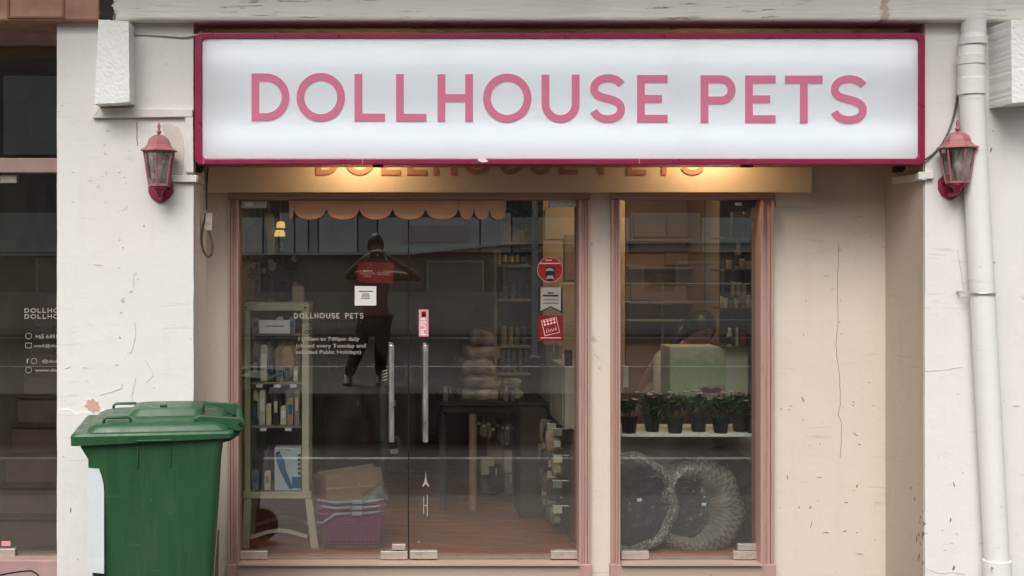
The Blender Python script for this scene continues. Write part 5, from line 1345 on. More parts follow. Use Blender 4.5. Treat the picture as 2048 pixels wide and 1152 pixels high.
for i in range(14):
    px = 892 + i * 11 + rq.uniform(-3, 3); mt = rq.choice(list(names_)); tp = rq.uniform(782, 796) if px < 912 or px > 1000 else 798
    if 912 < px < 1000: continue
    carton(px - 5, px + 5, tp - 14, 802.5, 1.12, 0.05, M[mt], names_[mt] + ' small box at the front edge of the dark table, ' + ('far left', 'left', 'right', 'right of centre', 'far right', 'next to the cabinet')[min(5, i // 2 if i < 3 else i - 9)] , 'small_box', 'small boxes on the table')
for i in range(9):      # toys hanging under the table edge
    px = 958 + i * 9.5; z_ = 842 + rq.uniform(-6, 10); hh = rq.uniform(28, 48)
    y_ = 1.3 + rq.uniform(-.05, .1); mt = rq.choice(('tan_item', 'cream_item', 'grey_item', 'dark_item'))
    t = thing('hanging_toy', names_[mt] + ' soft toy hanging under the dark table, number ' + ('one', 'two', 'three', 'four', 'five', 'six', 'seven', 'eight', 'nine')[i] + ' from the left', 'toy', W(px, z_ + hh, y_), 'toys under the table')
    pillow(W(px, z_ + hh / 2, y_), 0.04, 0.04, hh * 7.3 / F, M[mt], 'toy_body', t, seed=i + 90, amp=0.5, n=10, power=0.8)
    MB().pbox(px - 3, px + 3, z_ + hh * .2, z_ + hh * .2 + 5, y_ - 0.032, y_ - 0.03).build('swing_tag', M['white'], t)
    MB().tube([W(px, z_ + 3, y_), W(px, 826, y_)], 0.002, 5).build('cord', M['cream_item'], t)
# goods on the floor under the table
for i, (a, b, c, d, m_, lab) in enumerate(((975, 1012, 868, 930, 'tan_item', 'tan paper sack standing under the display table'), (1008, 1036, 900, 948, 'cream_item', 'pale upright carton behind the small one on the floor'), (1009, 1034, 948, 990, 'grey_item', 'small grey carton at the front of the floor goods'),
        (962, 988, 920, 950, 'cream_item', 'tilted pale packet left of the floor goods'), (980, 1005, 935, 975, 'dark_item', 'dark packet between the pale packets on the floor'))):
    yy = 1.42 - i * 0.05
    t = carton(a, b, c, d, yy, 0.12, M[m_], lab, 'paper_sack' if i == 0 else 'carton')
    zoff = 0
for i, (a, b, c, d, yy) in enumerate(((962, 1005, 950, 985, 1.45),)):
    o = pillow(W((a + b) / 2, (c + d) / 2, yy), 0.15, 0.1, 0.12, M['grey_item'], 'goods_pouch', seed=40, amp=0.2); tag(o, 'grey pouch lying low behind the floor cartons', 'pouch')
bc = thing('back_cabinet', 'low brown cabinet with two doors at the back behind the left door', 'cabinet', W(730, 940, 2.4))
M['cab_mid'] = simple('mid_brown_cabinet', (0.26, 0.19, 0.14), 0.6, 0.12, 4, 0.1)
MB().box(X(648, 2.4), X(830, 2.4), 2.4, 2.8, FZ + 0.001, Z(765, 2.4)).build('carcass', M['cab_mid'], bc, bevel=0.004)
for a, b in ((652, 722), (725, 796)):
    dd = MB().pbox(a, b, 780, 836, 2.385, 2.399).build('door', M['cab_mid'], bc, bevel=0.003)
    MB().pbox(b - 8, b - 4, 800, 812, 2.375, 2.3845).build('handle', M['steel'], dd)
for i, (a, b, c, d, m_) in enumerate(((655, 690, 722, 764, 'tan_item'), (694, 716, 735, 764, 'grey_item'), (810, 826, 728, 764, 'cream_item'))):
    carton(a, b, c, d, 2.45, 0.2, M[m_], ('tan carton', 'grey carton', 'cream carton')[i] + ' on the low brown cabinet at the back', flap=True)
pst = thing('poster', 'large pale poster pinned high on the beige partition', 'poster', W(1118, 478, 1.495))
MB().pbox(1090, 1128, 418, 478, 1.492, 1.498).build('sheet', M['cream_item'], pst)
MB().pbox(1129, 1154, 470, 560, 1.492, 1.498).build('side_sheet', M['tan_item'], pst)
rg = random.Random(33)
for i in range(12):
    px = 1002 + (i % 6) * 10; row_ = i // 6
    m_ = ('cream_item', 'tan_item', 'grey_item')[rg.randrange(3)]
    carton(px - 4, px + 4, (560 if row_ == 0 else 655) + rg.uniform(-6, 6), 597.5 if row_ == 0 else 690.5, TY + 0.15, 0.05, M[m_], {'cream_item': 'cream', 'tan_item': 'tan', 'grey_item': 'grey'}[m_] + ' small box, number ' + ('one', 'two', 'three', 'four', 'five', 'six')[i % 6] + ' from the left at the back of the ' + ('second' if row_ == 0 else 'third') + ' tower shelf', 'small_box', 'small boxes on the tower', flap=False)
# cabinet, white counter and hanging packets at the right of the door
M['cab'] = simple('brown_cabinet', (0.085, 0.058, 0.042), 0.6, 0.15, 6, 0.1)
cab = thing('cabinet', 'dark brown cabinet in front of the hanging packets', 'cabinet', W(1062, 1010, 0.95))
MB().box(X(1040, 0.95), X(1092, 0.95), 0.95, 1.4, FZ + 0.001, Z(812, 0.95)).build('carcass', M['cab'], cab, bevel=0.004)
MB().box(X(1037, 0.94), X(1095, 0.94), 0.935, 1.41, Z(811, 0.94), Z(804, 0.94)).build('top', M['cab'], cab, bevel=0.003)
MB().box(X(1042, 0.945), X(1090, 0.945), 0.942, 0.949, FZ + 0.03, Z(818, 0.945)).build('door', M['cab'], cab, bevel=0.003)
ct = thing('counter_cabinet', 'white wall cabinet with panelled side right of the door', 'cabinet', W(1142, 860, 0.4))
M['counter'] = simple('cream_counter', (0.55, 0.53, 0.42), 0.5, 0.06, 6, 0.05)
cx0 = X(1130, 0.4)
MB().box(cx0, X(1180, 0.4), 0.4, 1.35, Z(858, 0.4), Z(735, 0.4)).build('carcass', M['counter'], ct, bevel=0.003)
for y0, y1 in ((0.46, 0.86), (0.90, 1.30)):
    MB().box(cx0 - 0.006, cx0 - 0.0005, y0, y1, Z(845, 0.4), Z(752, 0.4)).build('side_panel', M['counter'], ct, bevel=0.002)
MB().lathe([(0.008, -0.02), (0.011, -0.007)], (cx0, 0.96, Z(810, 0.9)), 10, axis='x').build('knob', M['black'], ct)
jar(1137, 733, 700, 16, 0.5, M['dark_item'], M['dark_item'], 'dark jar on the white counter under the square sticker', None)
carton(1092, 1124, 690, 733, 0.9, 0.2, M['grey_item'], 'grey carton on the far end of the white counter')
M['packs'] = [M['dark_item'], M['grey_item'], M['tan_item'], simple('slate_pack', (0.09, 0.09, 0.10), 0.35, 0.3, 12, 0.3, spec=0.6), simple('brown_pack', (0.15, 0.10, 0.08), 0.35, 0.3, 12, 0.3, spec=0.6)]
pegs = thing('peg_panel', 'dark peg panel below the white counter', 'panel', (cx0 + 0.05, 0.7, FZ))
MB().box(cx0 + 0.03, cx0 + 0.05, 0.35, 1.3, FZ + 0.001, Z(861, 0.4)).build('board', M['cab'], pegs)
rnd = random.Random(14)
for j in range(4):
    for i in range(4):
        yy = 0.46 + i * 0.22; z1 = Z(862, 0.4) - j * 0.14 - rnd.uniform(0, .02); w_ = rnd.uniform(.06, .09); h = rnd.uniform(.10, .135)
        t = thing('hanging_packet', 'glossy packet in the ' + ('top', 'second', 'third', 'lowest')[j] + ' row below the white counter, ' + ('nearest to the glass', 'second from the glass', 'third from the glass', 'farthest from the glass')[i], 'packet', (cx0 - 0.02, yy, z1 - h), 'packets on the peg panel')
        o = pillow((cx0 - 0.03 - rnd.uniform(0, .03), yy, z1 - h / 2), w_, 0.05, h, M['packs'][rnd.randrange(5)], 'pouch', t, seed=i * 7 + j, amp=0.2, n=6, rotz=rnd.uniform(-.5, .5))
        MB().box(cx0 - 0.062, cx0 - 0.012, yy - 0.036, yy - 0.032, z1 - 0.03, z1 + 0.012).build('header_card', M['cream_item'] if (i + j) % 2 else M['grey_item'], t)
        MB().box(cx0 - 0.058, cx0 - 0.022, yy - 0.040, yy - 0.036, z1 - h * 0.75, z1 - h * 0.45).build('product_label', (M['cream_item'], M['tan_item'], M['dark_item'], M['grey_item'])[(i * 3 + j) % 4], t)
        MB().tube([(cx0 + 0.03, yy, z1 + 0.004), (cx0 - 0.06, yy, z1 + 0.008)], 0.003, 6).build('hook', M['steel'], t)

# ------------------------------------------------------------------ narrow window: flower shelf, pet beds, shelves
M['white_shelf'] = simple('white_shelf', (0.82, 0.81, 0.74), 0.5, 0.05, 6, 0.05)
fs = thing('flower_shelf', 'white shelf with panelled front carrying the potted flowers', 'shelf', W(1380, 1118, 0.12))
MB().box(X(1236, 0.12), X(1516, 0.12), 0.12, 0.5, Z(874, 0.12), Z(869, 0.12)).build('shelf_board', M['white_shelf'], fs, bevel=0.002)
MB().box(X(1236, 0.5), X(1530, 0.5), 0.505, 0.525, FZ + 0.001, Z(868, 0.5)).build('back_panel', M['white_shelf'], fs)
for i, px in enumerate((1258, 1304, 1350, 1397, 1441, 1480, 1508)):
    y = 0.18 + 0.05 * (i % 2); k = (y + D0) / F; b = Vector((X(px, y), y, Z(869, 0.12) + 0.001))
    t = thing('flower_pot', ['first', 'second', 'third', 'fourth', 'fifth', 'sixth', 'seventh'][i] + ' black pot of pale pink flowers from the left on the white shelf', 'potted plant', b, 'row of potted flowers')
    MB().lathe([(13 * k, 0), (17 * k, 28 * k), (18 * k, 28.5 * k), (18 * k, 32 * k)], b, 16).build('pot', M['pot'], t, smooth='auto')
    hgt = (50, 46, 54, 48, 53, 45, 57)[i] * k; ln_ = ((i * 37) % 5 - 2) * 0.006
    foliage(b + Vector((ln_, 0, hgt)), (0.066 + 0.012 * (i % 3), 0.05, 0.048 + 0.008 * (i % 2)), 210 + 35 * (i % 3), 0.010 + 0.003 * (i % 2), M['leaf_lt'], t, i + 50, 0.7 + 0.3 * (i % 2), long=5 + i % 3)
    rnd = random.Random(i + 60)
    for q in range(5):
        p = b + Vector((rnd.uniform(-.055, .055), rnd.uniform(-.05, .02), rnd.uniform(58, 84) * k))
        MB().lathe([(0.003, -0.006), (0.014, 0.0), (0.011, 0.004), (0.003, 0.006)], p, 9, sx=1.2).build('blossom', M['petal'] if q % 2 else M['petal_pink'], t)

def pattern_mat(name, a, b, kind):
    m, N, L = new_mat(name)
    out = N.new('ShaderNodeOutputMaterial'); p = N.new('ShaderNodeBsdfPrincipled'); L.new(p.outputs[0], out.inputs[0]); p.inputs['Roughness'].default_value = 0.8
    tc = N.new('ShaderNodeTexCoord'); sp = N.new('ShaderNodeSeparateXYZ'); L.new(tc.outputs['UV'], sp.inputs[0])
    def mth(op, x, y=None, z=None):
        n = N.new('ShaderNodeMath'); n.operation = op
        for s_, v in zip(n.inputs, (x, y, z)):
            if v is None: continue
            if hasattr(v, 'is_linked'): L.new(v, s_)
            else: s_.default_value = v
        return n.outputs[0]
    if kind == 'zigzag':
        tri = mth('ABSOLUTE', mth('SUBTRACT', mth('FRACT', mth('MULTIPLY', sp.outputs[0], 34.0)), 0.5))
        st_ = mth('FRACT', mth('ADD', mth('MULTIPLY', sp.outputs[1], 9.0), mth('MULTIPLY', tri, 1.6)))
        zz_ = mth('GREATER_THAN', st_, 0.55)
        inner = mth('MULTIPLY', mth('GREATER_THAN', sp.outputs[1], 0.30), mth('LESS_THAN', sp.outputs[1], 0.62))
        gat = mth('GREATER_THAN', mth('FRACT', mth('ADD', mth('MULTIPLY', sp.outputs[0], 44.0), mth('MULTIPLY', sp.outputs[1], 1.5))), 0.72)
        f_ = mth('ADD', mth('MULTIPLY', zz_, mth('SUBTRACT', 1.0, inner)), mth('MULTIPLY', mth('MULTIPLY', gat, 0.35), inner))
    else:
        v = N.new('ShaderNodeTexVoronoi'); v.inputs['Scale'].default_value = 1.0
        mp = N.new('ShaderNodeMapping'); mp.inputs['Scale'].default_value = (110, 18, 1); L.new(tc.outputs['UV'], mp.inputs[0]); L.new(mp.outputs[0], v.inputs['Vector'])
        f_ = mth('GREATER_THAN', v.outputs['Distance'], 0.42)
    L.new(mix_rgb(N, L, f_, a, b), p.inputs['Base Color'])
    return m
M['zigzag'] = pattern_mat('zigzag_fabric', (0.23, 0.20, 0.16), (0.115, 0.10, 0.085), 'zigzag')
M['lace'] = pattern_mat('speckled_fabric', (0.40, 0.36, 0.30), (0.14, 0.14, 0.12), 'lace')
M['navy'] = simple('navy_fleece', (0.010, 0.011, 0.016), 0.85, 0.3, 12, 0.5, 90)
M['char'] = simple('charcoal_fleece', (0.022, 0.022, 0.022), 0.9, 0.3, 12, 0.5, 90)
M['taupe_dk'] = simple('dark_taupe_fabric', (0.085, 0.078, 0.07), 0.8, 0.25, 14, 0.5, 60)
M['taupe_fab'] = simple('taupe_fabric', (0.20, 0.18, 0.155), 0.85, 0.2, 20, 0.5, 60)
def pet_bed(px, py, rpx, y, rim, yaw, pitch, rim_mat, pad_mat, label, sx=1.0, gathers=26, wrap=True, squash=1.0):
    c = W(px, py, y); k = (y + D0) / F; Rr = rpx * k
    t = thing('pet_bed', label, 'pet bed', (c.x, c.y, c.z - Rr), 'plastic wrapped pet beds')
    rot = Matrix.Rotation(yaw, 3, 'Z') @ Matrix.Rotation(pitch, 3, 'X')
    mb = MB(); n1, n2 = 96, 18; rows = []; rnd = random.Random(px)
    ph = [rnd.uniform(0, 6.28) for _ in range(6)]
    off_ = 0.55 if rim > 15 else 0.15
    for i in range(n1):
        a = 2 * math.pi * i / n1; row = []
        rm = rim * k * (1 + off_ * math.cos(a)); rmaj = Rr - rm
        flat8 = 1.0 + 0.026 * math.cos(8 * a + ph[0]) + 0.012 * math.sin(3 * a + ph[1])
        for j in range(n2):
            b = 2 * math.pi * j / n2
            g = 1 + 0.05 * math.sin(gathers * a + ph[2] + 0.6 * math.sin(b)) * (0.5 + 0.5 * math.cos(b + 2.4)) + 0.05 * math.sin(5 * a + 2 * b + ph[3])
            rr_ = (rmaj + rm * g * math.cos(b)) * flat8
            p = Vector((rr_ * math.cos(a) * sx, -rm * 1.25 * g * math.sin(b), rr_ * math.sin(a) * squash))
            row.append(mb.v(c + rot @ p))
        rows.append(row)
    uv = mb.bm.loops.layers.uv.new('UVMap')
    for i in range(n1):
        for j in range(n2):
            f_ = mb.f([rows[i][j], rows[(i + 1) % n1][j], rows[(i + 1) % n1][(j + 1) % n2], rows[i][(j + 1) % n2]])
            for lp, (u, v_) in zip(f_.loops, ((i, j), (i + 1, j), (i + 1, j + 1), (i, j + 1))): lp[uv].uv = (u / n1, v_ / n2)
    mb.build('rim', rim_mat, t, smooth=True)
    mb = MB(); rows = []
    for i in range(9):
        q = i / 8; row = []
        for j in range(40):
            a = 2 * math.pi * j / 40
            rr_ = (Rr - rim * k * 0.6) * q
            p = Vector((rr_ * math.cos(a) * sx, -0.02 * (1 - q * q) - 0.004 + 0.006 * math.sin(9 * q + 3 * a), rr_ * math.sin(a) * squash))
            row.append(mb.v(c + rot @ p))
        rows.append(row)
    for a_, b_ in zip(rows, rows[1:]):
        for j in range(40): mb.f([a_[j], a_[(j + 1) % 40], b_[(j + 1) % 40], b_[j]])
    mb.build('cushion', pad_mat, t, smooth=True, weld=True)
    tg = c + rot @ Vector((0.03, -0.045, 0.02))
    MB().box(tg.x - 0.012, tg.x + 0.012, tg.y - 0.002, tg.y, tg.z - 0.008, tg.z + 0.008).build('care_tag', M['white'], t)
    rm = rim * k
    if wrap:
        mb = MB(); rows = []; rnd = random.Random(px + 1)
        for i in range(11):
            q = i / 10; row = []
            for j in range(48):
                a = 2 * math.pi * j / 48
                rr_ = Rr * (1.02 + 0.02 * math.sin(7 * a)) * q
                d = rm * 1.55 * (1 - max(0, (q - 0.75) / 0.25) ** 2) + rnd.uniform(-.004, .004)
                row.append(mb.v(c + rot @ Vector((rr_ * math.cos(a) * sx, -d, rr_ * math.sin(a) * squash))))
            rows.append(row)
        for a_, b_ in zip(rows, rows[1:]):
            for j in range(48): mb.f([a_[j], a_[(j + 1) % 48], b_[(j + 1) % 48], b_[j]])
        mb.build('plastic_wrap', M['wrap'], t, smooth=True, weld=True)
pet_bed(1446, 1003, 110, 0.42, 26, R(20), R(-8), M['taupe_dk'], M['char'], 'dark round pet bed in plastic wrap at the back right', 0.80, 18)
pet_bed(1391, 1015, 101, 0.28, 25, R(8), R(-8), M['zigzag'], M['char'], 'round pet bed with zigzag rim in the middle of the window', 0.98, 30)
pet_bed(1262, 1006, 101, 0.16, 10, R(10), R(-6), M['lace'], M['navy'], 'round navy pet bed with pale speckled rim at the left', 0.97, 22)

# carton with a printed lawn behind the flowers
def lawn_mat():
    m, N, L = new_mat('lawn_print')
    out = N.new('ShaderNodeOutputMaterial'); p = N.new('ShaderNodeBsdfPrincipled'); L.new(p.outputs[0], out.inputs[0]); p.inputs['Roughness'].default_value = 0.45
    g = N.new('ShaderNodeTexCoord'); sp = N.new('ShaderNodeSeparateXYZ'); L.new(g.outputs['Object'], sp.inputs[0])
    vec = coords(N, L); n1 = noise(N, L, vec, 16, 5)
    ad = N.new('ShaderNodeMath'); ad.operation = 'MULTIPLY_ADD'; L.new(n1, ad.inputs[0]); ad.inputs[1].default_value = 0.16; L.new(sp.outputs[2], ad.inputs[2])
    f_ = ramp(N, L, ad.outputs[0], [(0.28, 0.0), (0.36, 1.0)])
    gcol = mix_rgb(N, L, noise(N, L, vec, 45, 4), (0.24, 0.42, 0.18), (0.46, 0.60, 0.32))
    L.new(mix_rgb(N, L, f_, gcol, (0.74, 0.78, 0.60)), p.inputs['Base Color'])
    return m
M['lawn'] = lawn_mat()
M['mint'] = simple('mint_card', (0.54, 0.64, 0.45), 0.5, 0.05, 6, 0.05)
gy = 0.62
gb = thing('lawn_carton', 'wide pale green carton printed with grass behind the potted flowers', 'box', W(1418, 795, gy))
MB().pbox(1340, 1452, 694, 800, gy, gy + 0.22).build('front_face', M['lawn'], gb, bevel=0.002)
MB().pbox(1452.2, 1496, 695, 800, gy + 0.003, gy + 0.215).build('end_face', M['mint'], gb, bevel=0.002)
flat([(1397, 772), (1450, 770), (1450, 790), (1397, 790)], gy - 0.003, M['tan_item'], 'label_patch', gb, 0.002)
flat([(1402, 777), (1412, 774), (1422, 778), (1432, 775), (1444, 778), (1440, 785), (1404, 785)], gy - 0.005, M['decal_black'], 'label_print', gb, 0.0015)
sup = MB().box(X(1246, 0.55), X(1510, 0.55), 0.56, 1.0, Z(806, 0.6), Z(800.5, 0.62)).build('back_table', M['table'], None)
tag(sup, 'dark narrow table top carrying the lawn printed carton', 'table')
carton(1246, 1257, 732, 775, 0.4, 0.03, M['cream_item'], 'slim cream carton at the left edge of the narrow window', flap=False)
# wall shelves with bottles at the right of the window
SYy = 0.55
ws = thing('wall_shelf', 'dark wall shelves with white bottles at the right of the window', 'shelf', W(1485, 700, SYy))
M['shelf_dark'] = simple('dark_shelf', (0.06, 0.04, 0.03), 0.6, 0.2, 8, 0.1)
MB().pbox(1440, 1540, 395, 800, SYy + 0.26, SYy + 0.28).build('back_panel', M['shelf_dark'], ws)
for q in (474, 539, 616, 693): MB().pbox(1448, 1540, q, q + 4, SYy, SYy + 0.258).build('shelf', M['shelf_dark'], ws, bevel=0.001)
for px in (1472, 1496): jar(px, 473.8, 424, 22, SYy + 0.06, M['dark_item'], M['grey_item'], ('left' if px < 1480 else 'right') + ' large black tub on the highest shelf of the narrow window', 'black tubs')
bottle(1476, 538.8, 484, 13, SYy + 0.06, M['cream_item'], M['decal_black'], M['white'], 'tall white pump bottle on the middle wall shelf', None, 0.5)
for i, px in enumerate((1458, 1484, 1497)): jar(px, 538.8, 517 + (i == 0) * -2, 12, SYy + 0.03, M['cream_item'], M['dark_item'] if i != 1 else M['white'], ['pale jar left of the tall pump bottle', 'pale jar in front of the tall pump bottle', 'pale jar right of the tall pump bottle'][i], None)
for i, (px, tp) in enumerate(((1446, 586), (1455, 566), (1466, 562), (1477, 564), (1488, 568))):
    jar(px, 615.8, tp, 10.5, SYy + 0.08, M['cream_item'] if i != 1 else M['dark_item'], M['cream_item'] if i > 1 else M['dark_item'], ('leftmost pale', 'dark', 'second pale', 'third pale', 'rightmost pale')[i] + ' canister in the back row of the lower wall shelf', ('dark' if i == 1 else 'pale') + ' canisters')
for i, px in enumerate((1452, 1462, 1472, 1486, 1496)): jar(px, 615.8, 590 + (i % 2) * 3, 9.5, SYy + 0.02, M['grey_item'] if i % 2 else M['cream_item'], M['dark_item'] if i < 3 else M['cream_item'], ('leftmost cream', 'left grey', 'middle cream', 'right grey', 'rightmost cream')[i] + ' small pot in the front row of the lower wall shelf', ('grey' if i % 2 else 'cream') + ' small pots')
bottle(1507, 615.8, 588, 8, SYy + 0.03, M['cream_item'], None, M['cream_item'], 'small cream cone bottle at the right end of the lower wall shelf', None, 0.4)
bottle(1459, 692.8, 655, 11, SYy + 0.03, M['cream_item'], M['decal_black'], M['white'], 'white bottle with black band on the lowest wall shelf', None, 0.5)
bottle(1474, 692.8, 655, 6, SYy + 0.03, M['cream_item'], None, M['white'], 'thin white bottle on the lowest wall shelf', None, 0.7)
M['red_item'] = simple('red_plastic', (0.25, 0.03, 0.02), 0.4, 0.15, 10, 0.05)
bottle(1486, 692.8, 655, 12, SYy + 0.05, M['red_item'], None, M['red_item'], 'red pointed bottle on the lowest wall shelf', None, 0.25)
# ------------------------------------------------------------------ people
def skin_mesh(joints, edges, root, sub=2):
    names = list(joints)
    me = bpy.data.meshes.new('skin_tmp')
    me.from_pydata([joints[n][0] for n in names], [(names.index(a), names.index(b)) for a, b in edges], [])
    o = bpy.data.objects.new('skin_tmp', me); COL.objects.link(o)
    o.modifiers.new('skin', 'SKIN')
    s = o.modifiers.new('sub', 'SUBSURF'); s.levels = sub; s.render_levels = sub
    if me.skin_vertices:
        for i, n in enumerate(names):
            r = joints[n][1]; r = r if isinstance(r, tuple) else (r, r)
            d = me.skin_vertices[0].data[i]; d.radius = r; d.use_root = (n == root)
    dg = bpy.context.evaluated_depsgraph_get(); dg.update()
    out = bpy.data.meshes.new_from_object(o.evaluated_get(dg))
    bpy.data.objects.remove(o)
    return out
def head_bm(bm, c, M3, s):
    """head as a shaped ball with nose, brow, chin and ears; local y- is forward"""
    n1, n2 = 28, 20; rows = []
    for j in range(n2 + 1):
        th = math.pi * j / n2; row = []
        for i in range(n1):
            f_ = 2 * math.pi * i / n1
            x, y, z = math.sin(th) * math.cos(f_), math.sin(th) * math.sin(f_), math.cos(th)
            fr = max(0, -y)
            px, py, pz = x * 0.075, y * 0.095, z * 0.118
            if z < 0: px *= 1 - 0.30 * (-z) ** 1.4; py = py * (1 - 0.12 * -z) - 0.012 * fr * -z
            py -= 0.022 * math.exp(-((x / 0.16) ** 2) - ((z + 0.12) / 0.16) ** 2) * (y < 0)          # nose
            py += 0.008 * math.exp(-((abs(x) - 0.36) / 0.16) ** 2 - ((z - 0.06) / 0.10) ** 2) * (y < 0)  # sockets
            py -= 0.005 * math.exp(-((x / 0.3) ** 2) - ((z + 0.47) / 0.07) ** 2) * (y < 0)             # lips
            if abs(abs(x) - 0.97) < 0.06 and abs(z) < 0.3: px *= 1.14
            row.append(bm.verts.new(Vector(c) + M3 @ (Vector((px, py, pz)) * s)))
        rows.append(row)
    for a, b in zip(rows, rows[1:]):
        for i in range(n1):
            try: bm.faces.new([a[i], a[(i + 1) % n1], b[(i + 1) % n1], b[i]])
            except ValueError: pass
def finish(me_or_bm, name, mat, parent, remesh=0.0, extra=None, smoothit=0):
    bm = bmesh.new()
    if me_or_bm is not None: bm.from_mesh(me_or_bm)
    if extra: extra(bm)
    bmesh.ops.remove_doubles(bm, verts=bm.verts, dist=1e-5)
    bmesh.ops.recalc_face_normals(bm, faces=bm.faces)
    og = org(parent)
    for v in bm.verts: v.co -= og
    me = bpy.data.meshes.new(name); bm.to_mesh(me); bm.free()
    for p in me.polygons: p.use_smooth = True
    o = bpy.data.objects.new(name, me); COL.objects.link(o); o.parent = parent; ORG[o.name] = og.copy()
    me.materials.clear(); me.materials.append(mat)
    if remesh:
        m = o.modifiers.new('fuse', 'REMESH'); m.mode = 'VOXEL'; m.voxel_size = remesh; m.use_smooth_shade = True
        s = o.modifiers.new('soft', 'SMOOTH'); s.iterations = 3; s.factor = 0.5
    return o
def hand_joints(J, E, wrist, side, tip_dir, palm_n, tag_):
    """palm and five fingers curled toward palm_n"""
    tip_dir = Vector(tip_dir).normalized(); palm_n = Vector(palm_n).normalized(); lat = tip_dir.cross(palm_n).normalized() * side
    w = Vector(J[wrist][0]); J[tag_ + 'palm'] = (w + tip_dir * 0.05, (0.03, 0.014)); E.append((wrist, tag_ + 'palm'))
    for q, (off, ln) in enumerate(((-0.028, .062), (-0.01, .075), (0.01, .078), (0.027, .068))):
        a = w + tip_dir * 0.085 + lat * off; b = a + tip_dir * ln * 0.5 + palm_n * 0.012; c = b + tip_dir * ln * 0.25 + palm_n * ln * 0.4
        for nm, p in (('a', a), ('b', b), ('c', c)): J[f'{tag_}f{q}{nm}'] = (p, 0.0085)
        E += [(tag_ + 'palm', f'{tag_}f{q}a'), (f'{tag_}f{q}a', f'{tag_}f{q}b'), (f'{tag_}f{q}b', f'{tag_}f{q}c')]
    a = w + tip_dir * 0.035 + lat * 0.045; b = a + tip_dir * 0.03 + lat * 0.012 + palm_n * .012
    J[tag_ + 'ta'] = (a, 0.0105); J[tag_ + 'tb'] = (b, 0.009); E += [(tag_ + 'palm', tag_ + 'ta'), (tag_ + 'ta', tag_ + 'tb')]

M['skin'] = simple('brown_skin', (0.20, 0.105, 0.065), 0.55, 0.1, 20, 0.1)
M['skin_lt'] = simple('light_brown_skin', (0.55, 0.33, 0.23), 0.55, 0.08, 20, 0.1)
M['hair'] = simple('black_hair', (0.010, 0.009, 0.010), 0.4, 0.3, 50, 0.6, 120, stretch=(1, 1, 0.2))
M['shirt_dark'] = simple('dark_shirt', (0.018, 0.015, 0.015), 0.85, 0.2, 12, 0.3)
M['trousers'] = simple('black_trousers', (0.010, 0.009, 0.009), 0.85, 0.2, 12, 0.3)
M['shirt_grey'] = simple('pale_grey_shirt', (0.68, 0.64, 0.62), 0.85, 0.12, 20, 0.5, 30)
# --- person taking the picture, seen only in the glass
G0 = 0.25; PYY = -6.36
per = thing('person', 'person in dark clothes holding a phone up in front of the face', 'person', (0.0, PYY, G0))
J = {}; E = []
def j(n, x, y, z, r): J[n] = (Vector((x, PYY + y, z)), r)
j('pelvis', -0.03, 0, 0.98, (0.15, 0.11)); j('belly', -0.03, 0.0, 1.12, (0.14, 0.10)); j('chest', -0.02, 0.0, 1.34, (0.165, 0.11)); j('neckb', -0.02, 0.0, 1.50, (0.07, 0.06)); j('neck', -0.02, 0.02, 1.58, 0.055); j('headc', -0.02, 0.03, 1.70, 0.07)
E += [('pelvis', 'belly'), ('belly', 'chest'), ('chest', 'neckb'), ('neckb', 'neck'), ('neck', 'headc')]
for s, nm in ((-1, 'l'), (1, 'r')):
    ex = -0.34 if s < 0 else 0.46
    j('sh' + nm, -0.02 + s * 0.19, 0.0, 1.43, 0.06); j('el' + nm, ex, 0.13, 1.42 + (0.0 if s < 0 else -0.02), 0.042); j('wr' + nm, s * 0.125, 0.27, 1.625, 0.028)
    E += [('chest', 'sh' + nm), ('sh' + nm, 'el' + nm), ('el' + nm, 'wr' + nm)]
    fx = -0.30 if s < 0 else 0.05
    j('hip' + nm, -0.03 + s * 0.10, 0.0, 0.92, 0.095); j('kn' + nm, -0.04 + (fx + 0.04) * 0.55 + s * 0.03, 0.01, 0.62, 0.06); j('an' + nm, fx - 0.02, 0.0, 0.33, 0.042); j('toe' + nm, fx - 0.03, 0.14, 0.285, (0.035, 0.03))
    E += [('pelvis', 'hip' + nm), ('hip' + nm, 'kn' + nm), ('kn' + nm, 'an' + nm), ('an' + nm, 'toe' + nm)]
    hand_joints(J, E, 'wr' + nm, -s, (-s * 0.5, 0.18, 0.35), (-s, -0.2, -0.1), nm)
up3 = Matrix.Rotation(R(180), 3, 'Z')       # head faces +y (towards the shop)
finish(skin_mesh(J, E, 'pelvis', 2), 'body', M['skin'], per, 0.007, lambda bm: head_bm(bm, (-0.02, PYY + 0.045, 1.745), up3, 1.02))
TJ = {k: (v[0], tuple(q * 1.22 + 0.012 for q in (v[1] if isinstance(v[1], tuple) else (v[1], v[1])))) for k, v in J.items()}
for nm in 'lr':
    TJ['an' + nm] = (TJ['an' + nm][0], (0.062, 0.062)); TJ['kn' + nm] = (TJ['kn' + nm][0], (0.082, 0.082)); TJ['hip' + nm] = (TJ['hip' + nm][0], (0.105, 0.105))
leg_e = [('pelvis', 'hipl'), ('pelvis', 'hipr'), ('hipl', 'knl'), ('hipr', 'knr'), ('knl', 'anl'), ('knr', 'anr')]
finish(skin_mesh({k: TJ[k] for k in ('pelvis', 'hipl', 'hipr', 'knl', 'knr', 'anl', 'anr')}, leg_e, 'pelvis'), 'trousers', M['trousers'], per, 0.01)
slv = {k: TJ[k] for k in ('pelvis', 'belly', 'chest', 'neckb', 'shl', 'shr')}
for nm in 'lr': slv['m' + nm] = (TJ['sh' + nm][0].lerp(TJ['el' + nm][0], 0.55), (0.072, 0.072))
finish(skin_mesh(slv, [('pelvis', 'belly'), ('belly', 'chest'), ('chest', 'neckb'), ('chest', 'shl'), ('chest', 'shr'), ('shl', 'ml'), ('shr', 'mr')], 'chest'), 'shirt', M['shirt_dark'], per, 0.01)
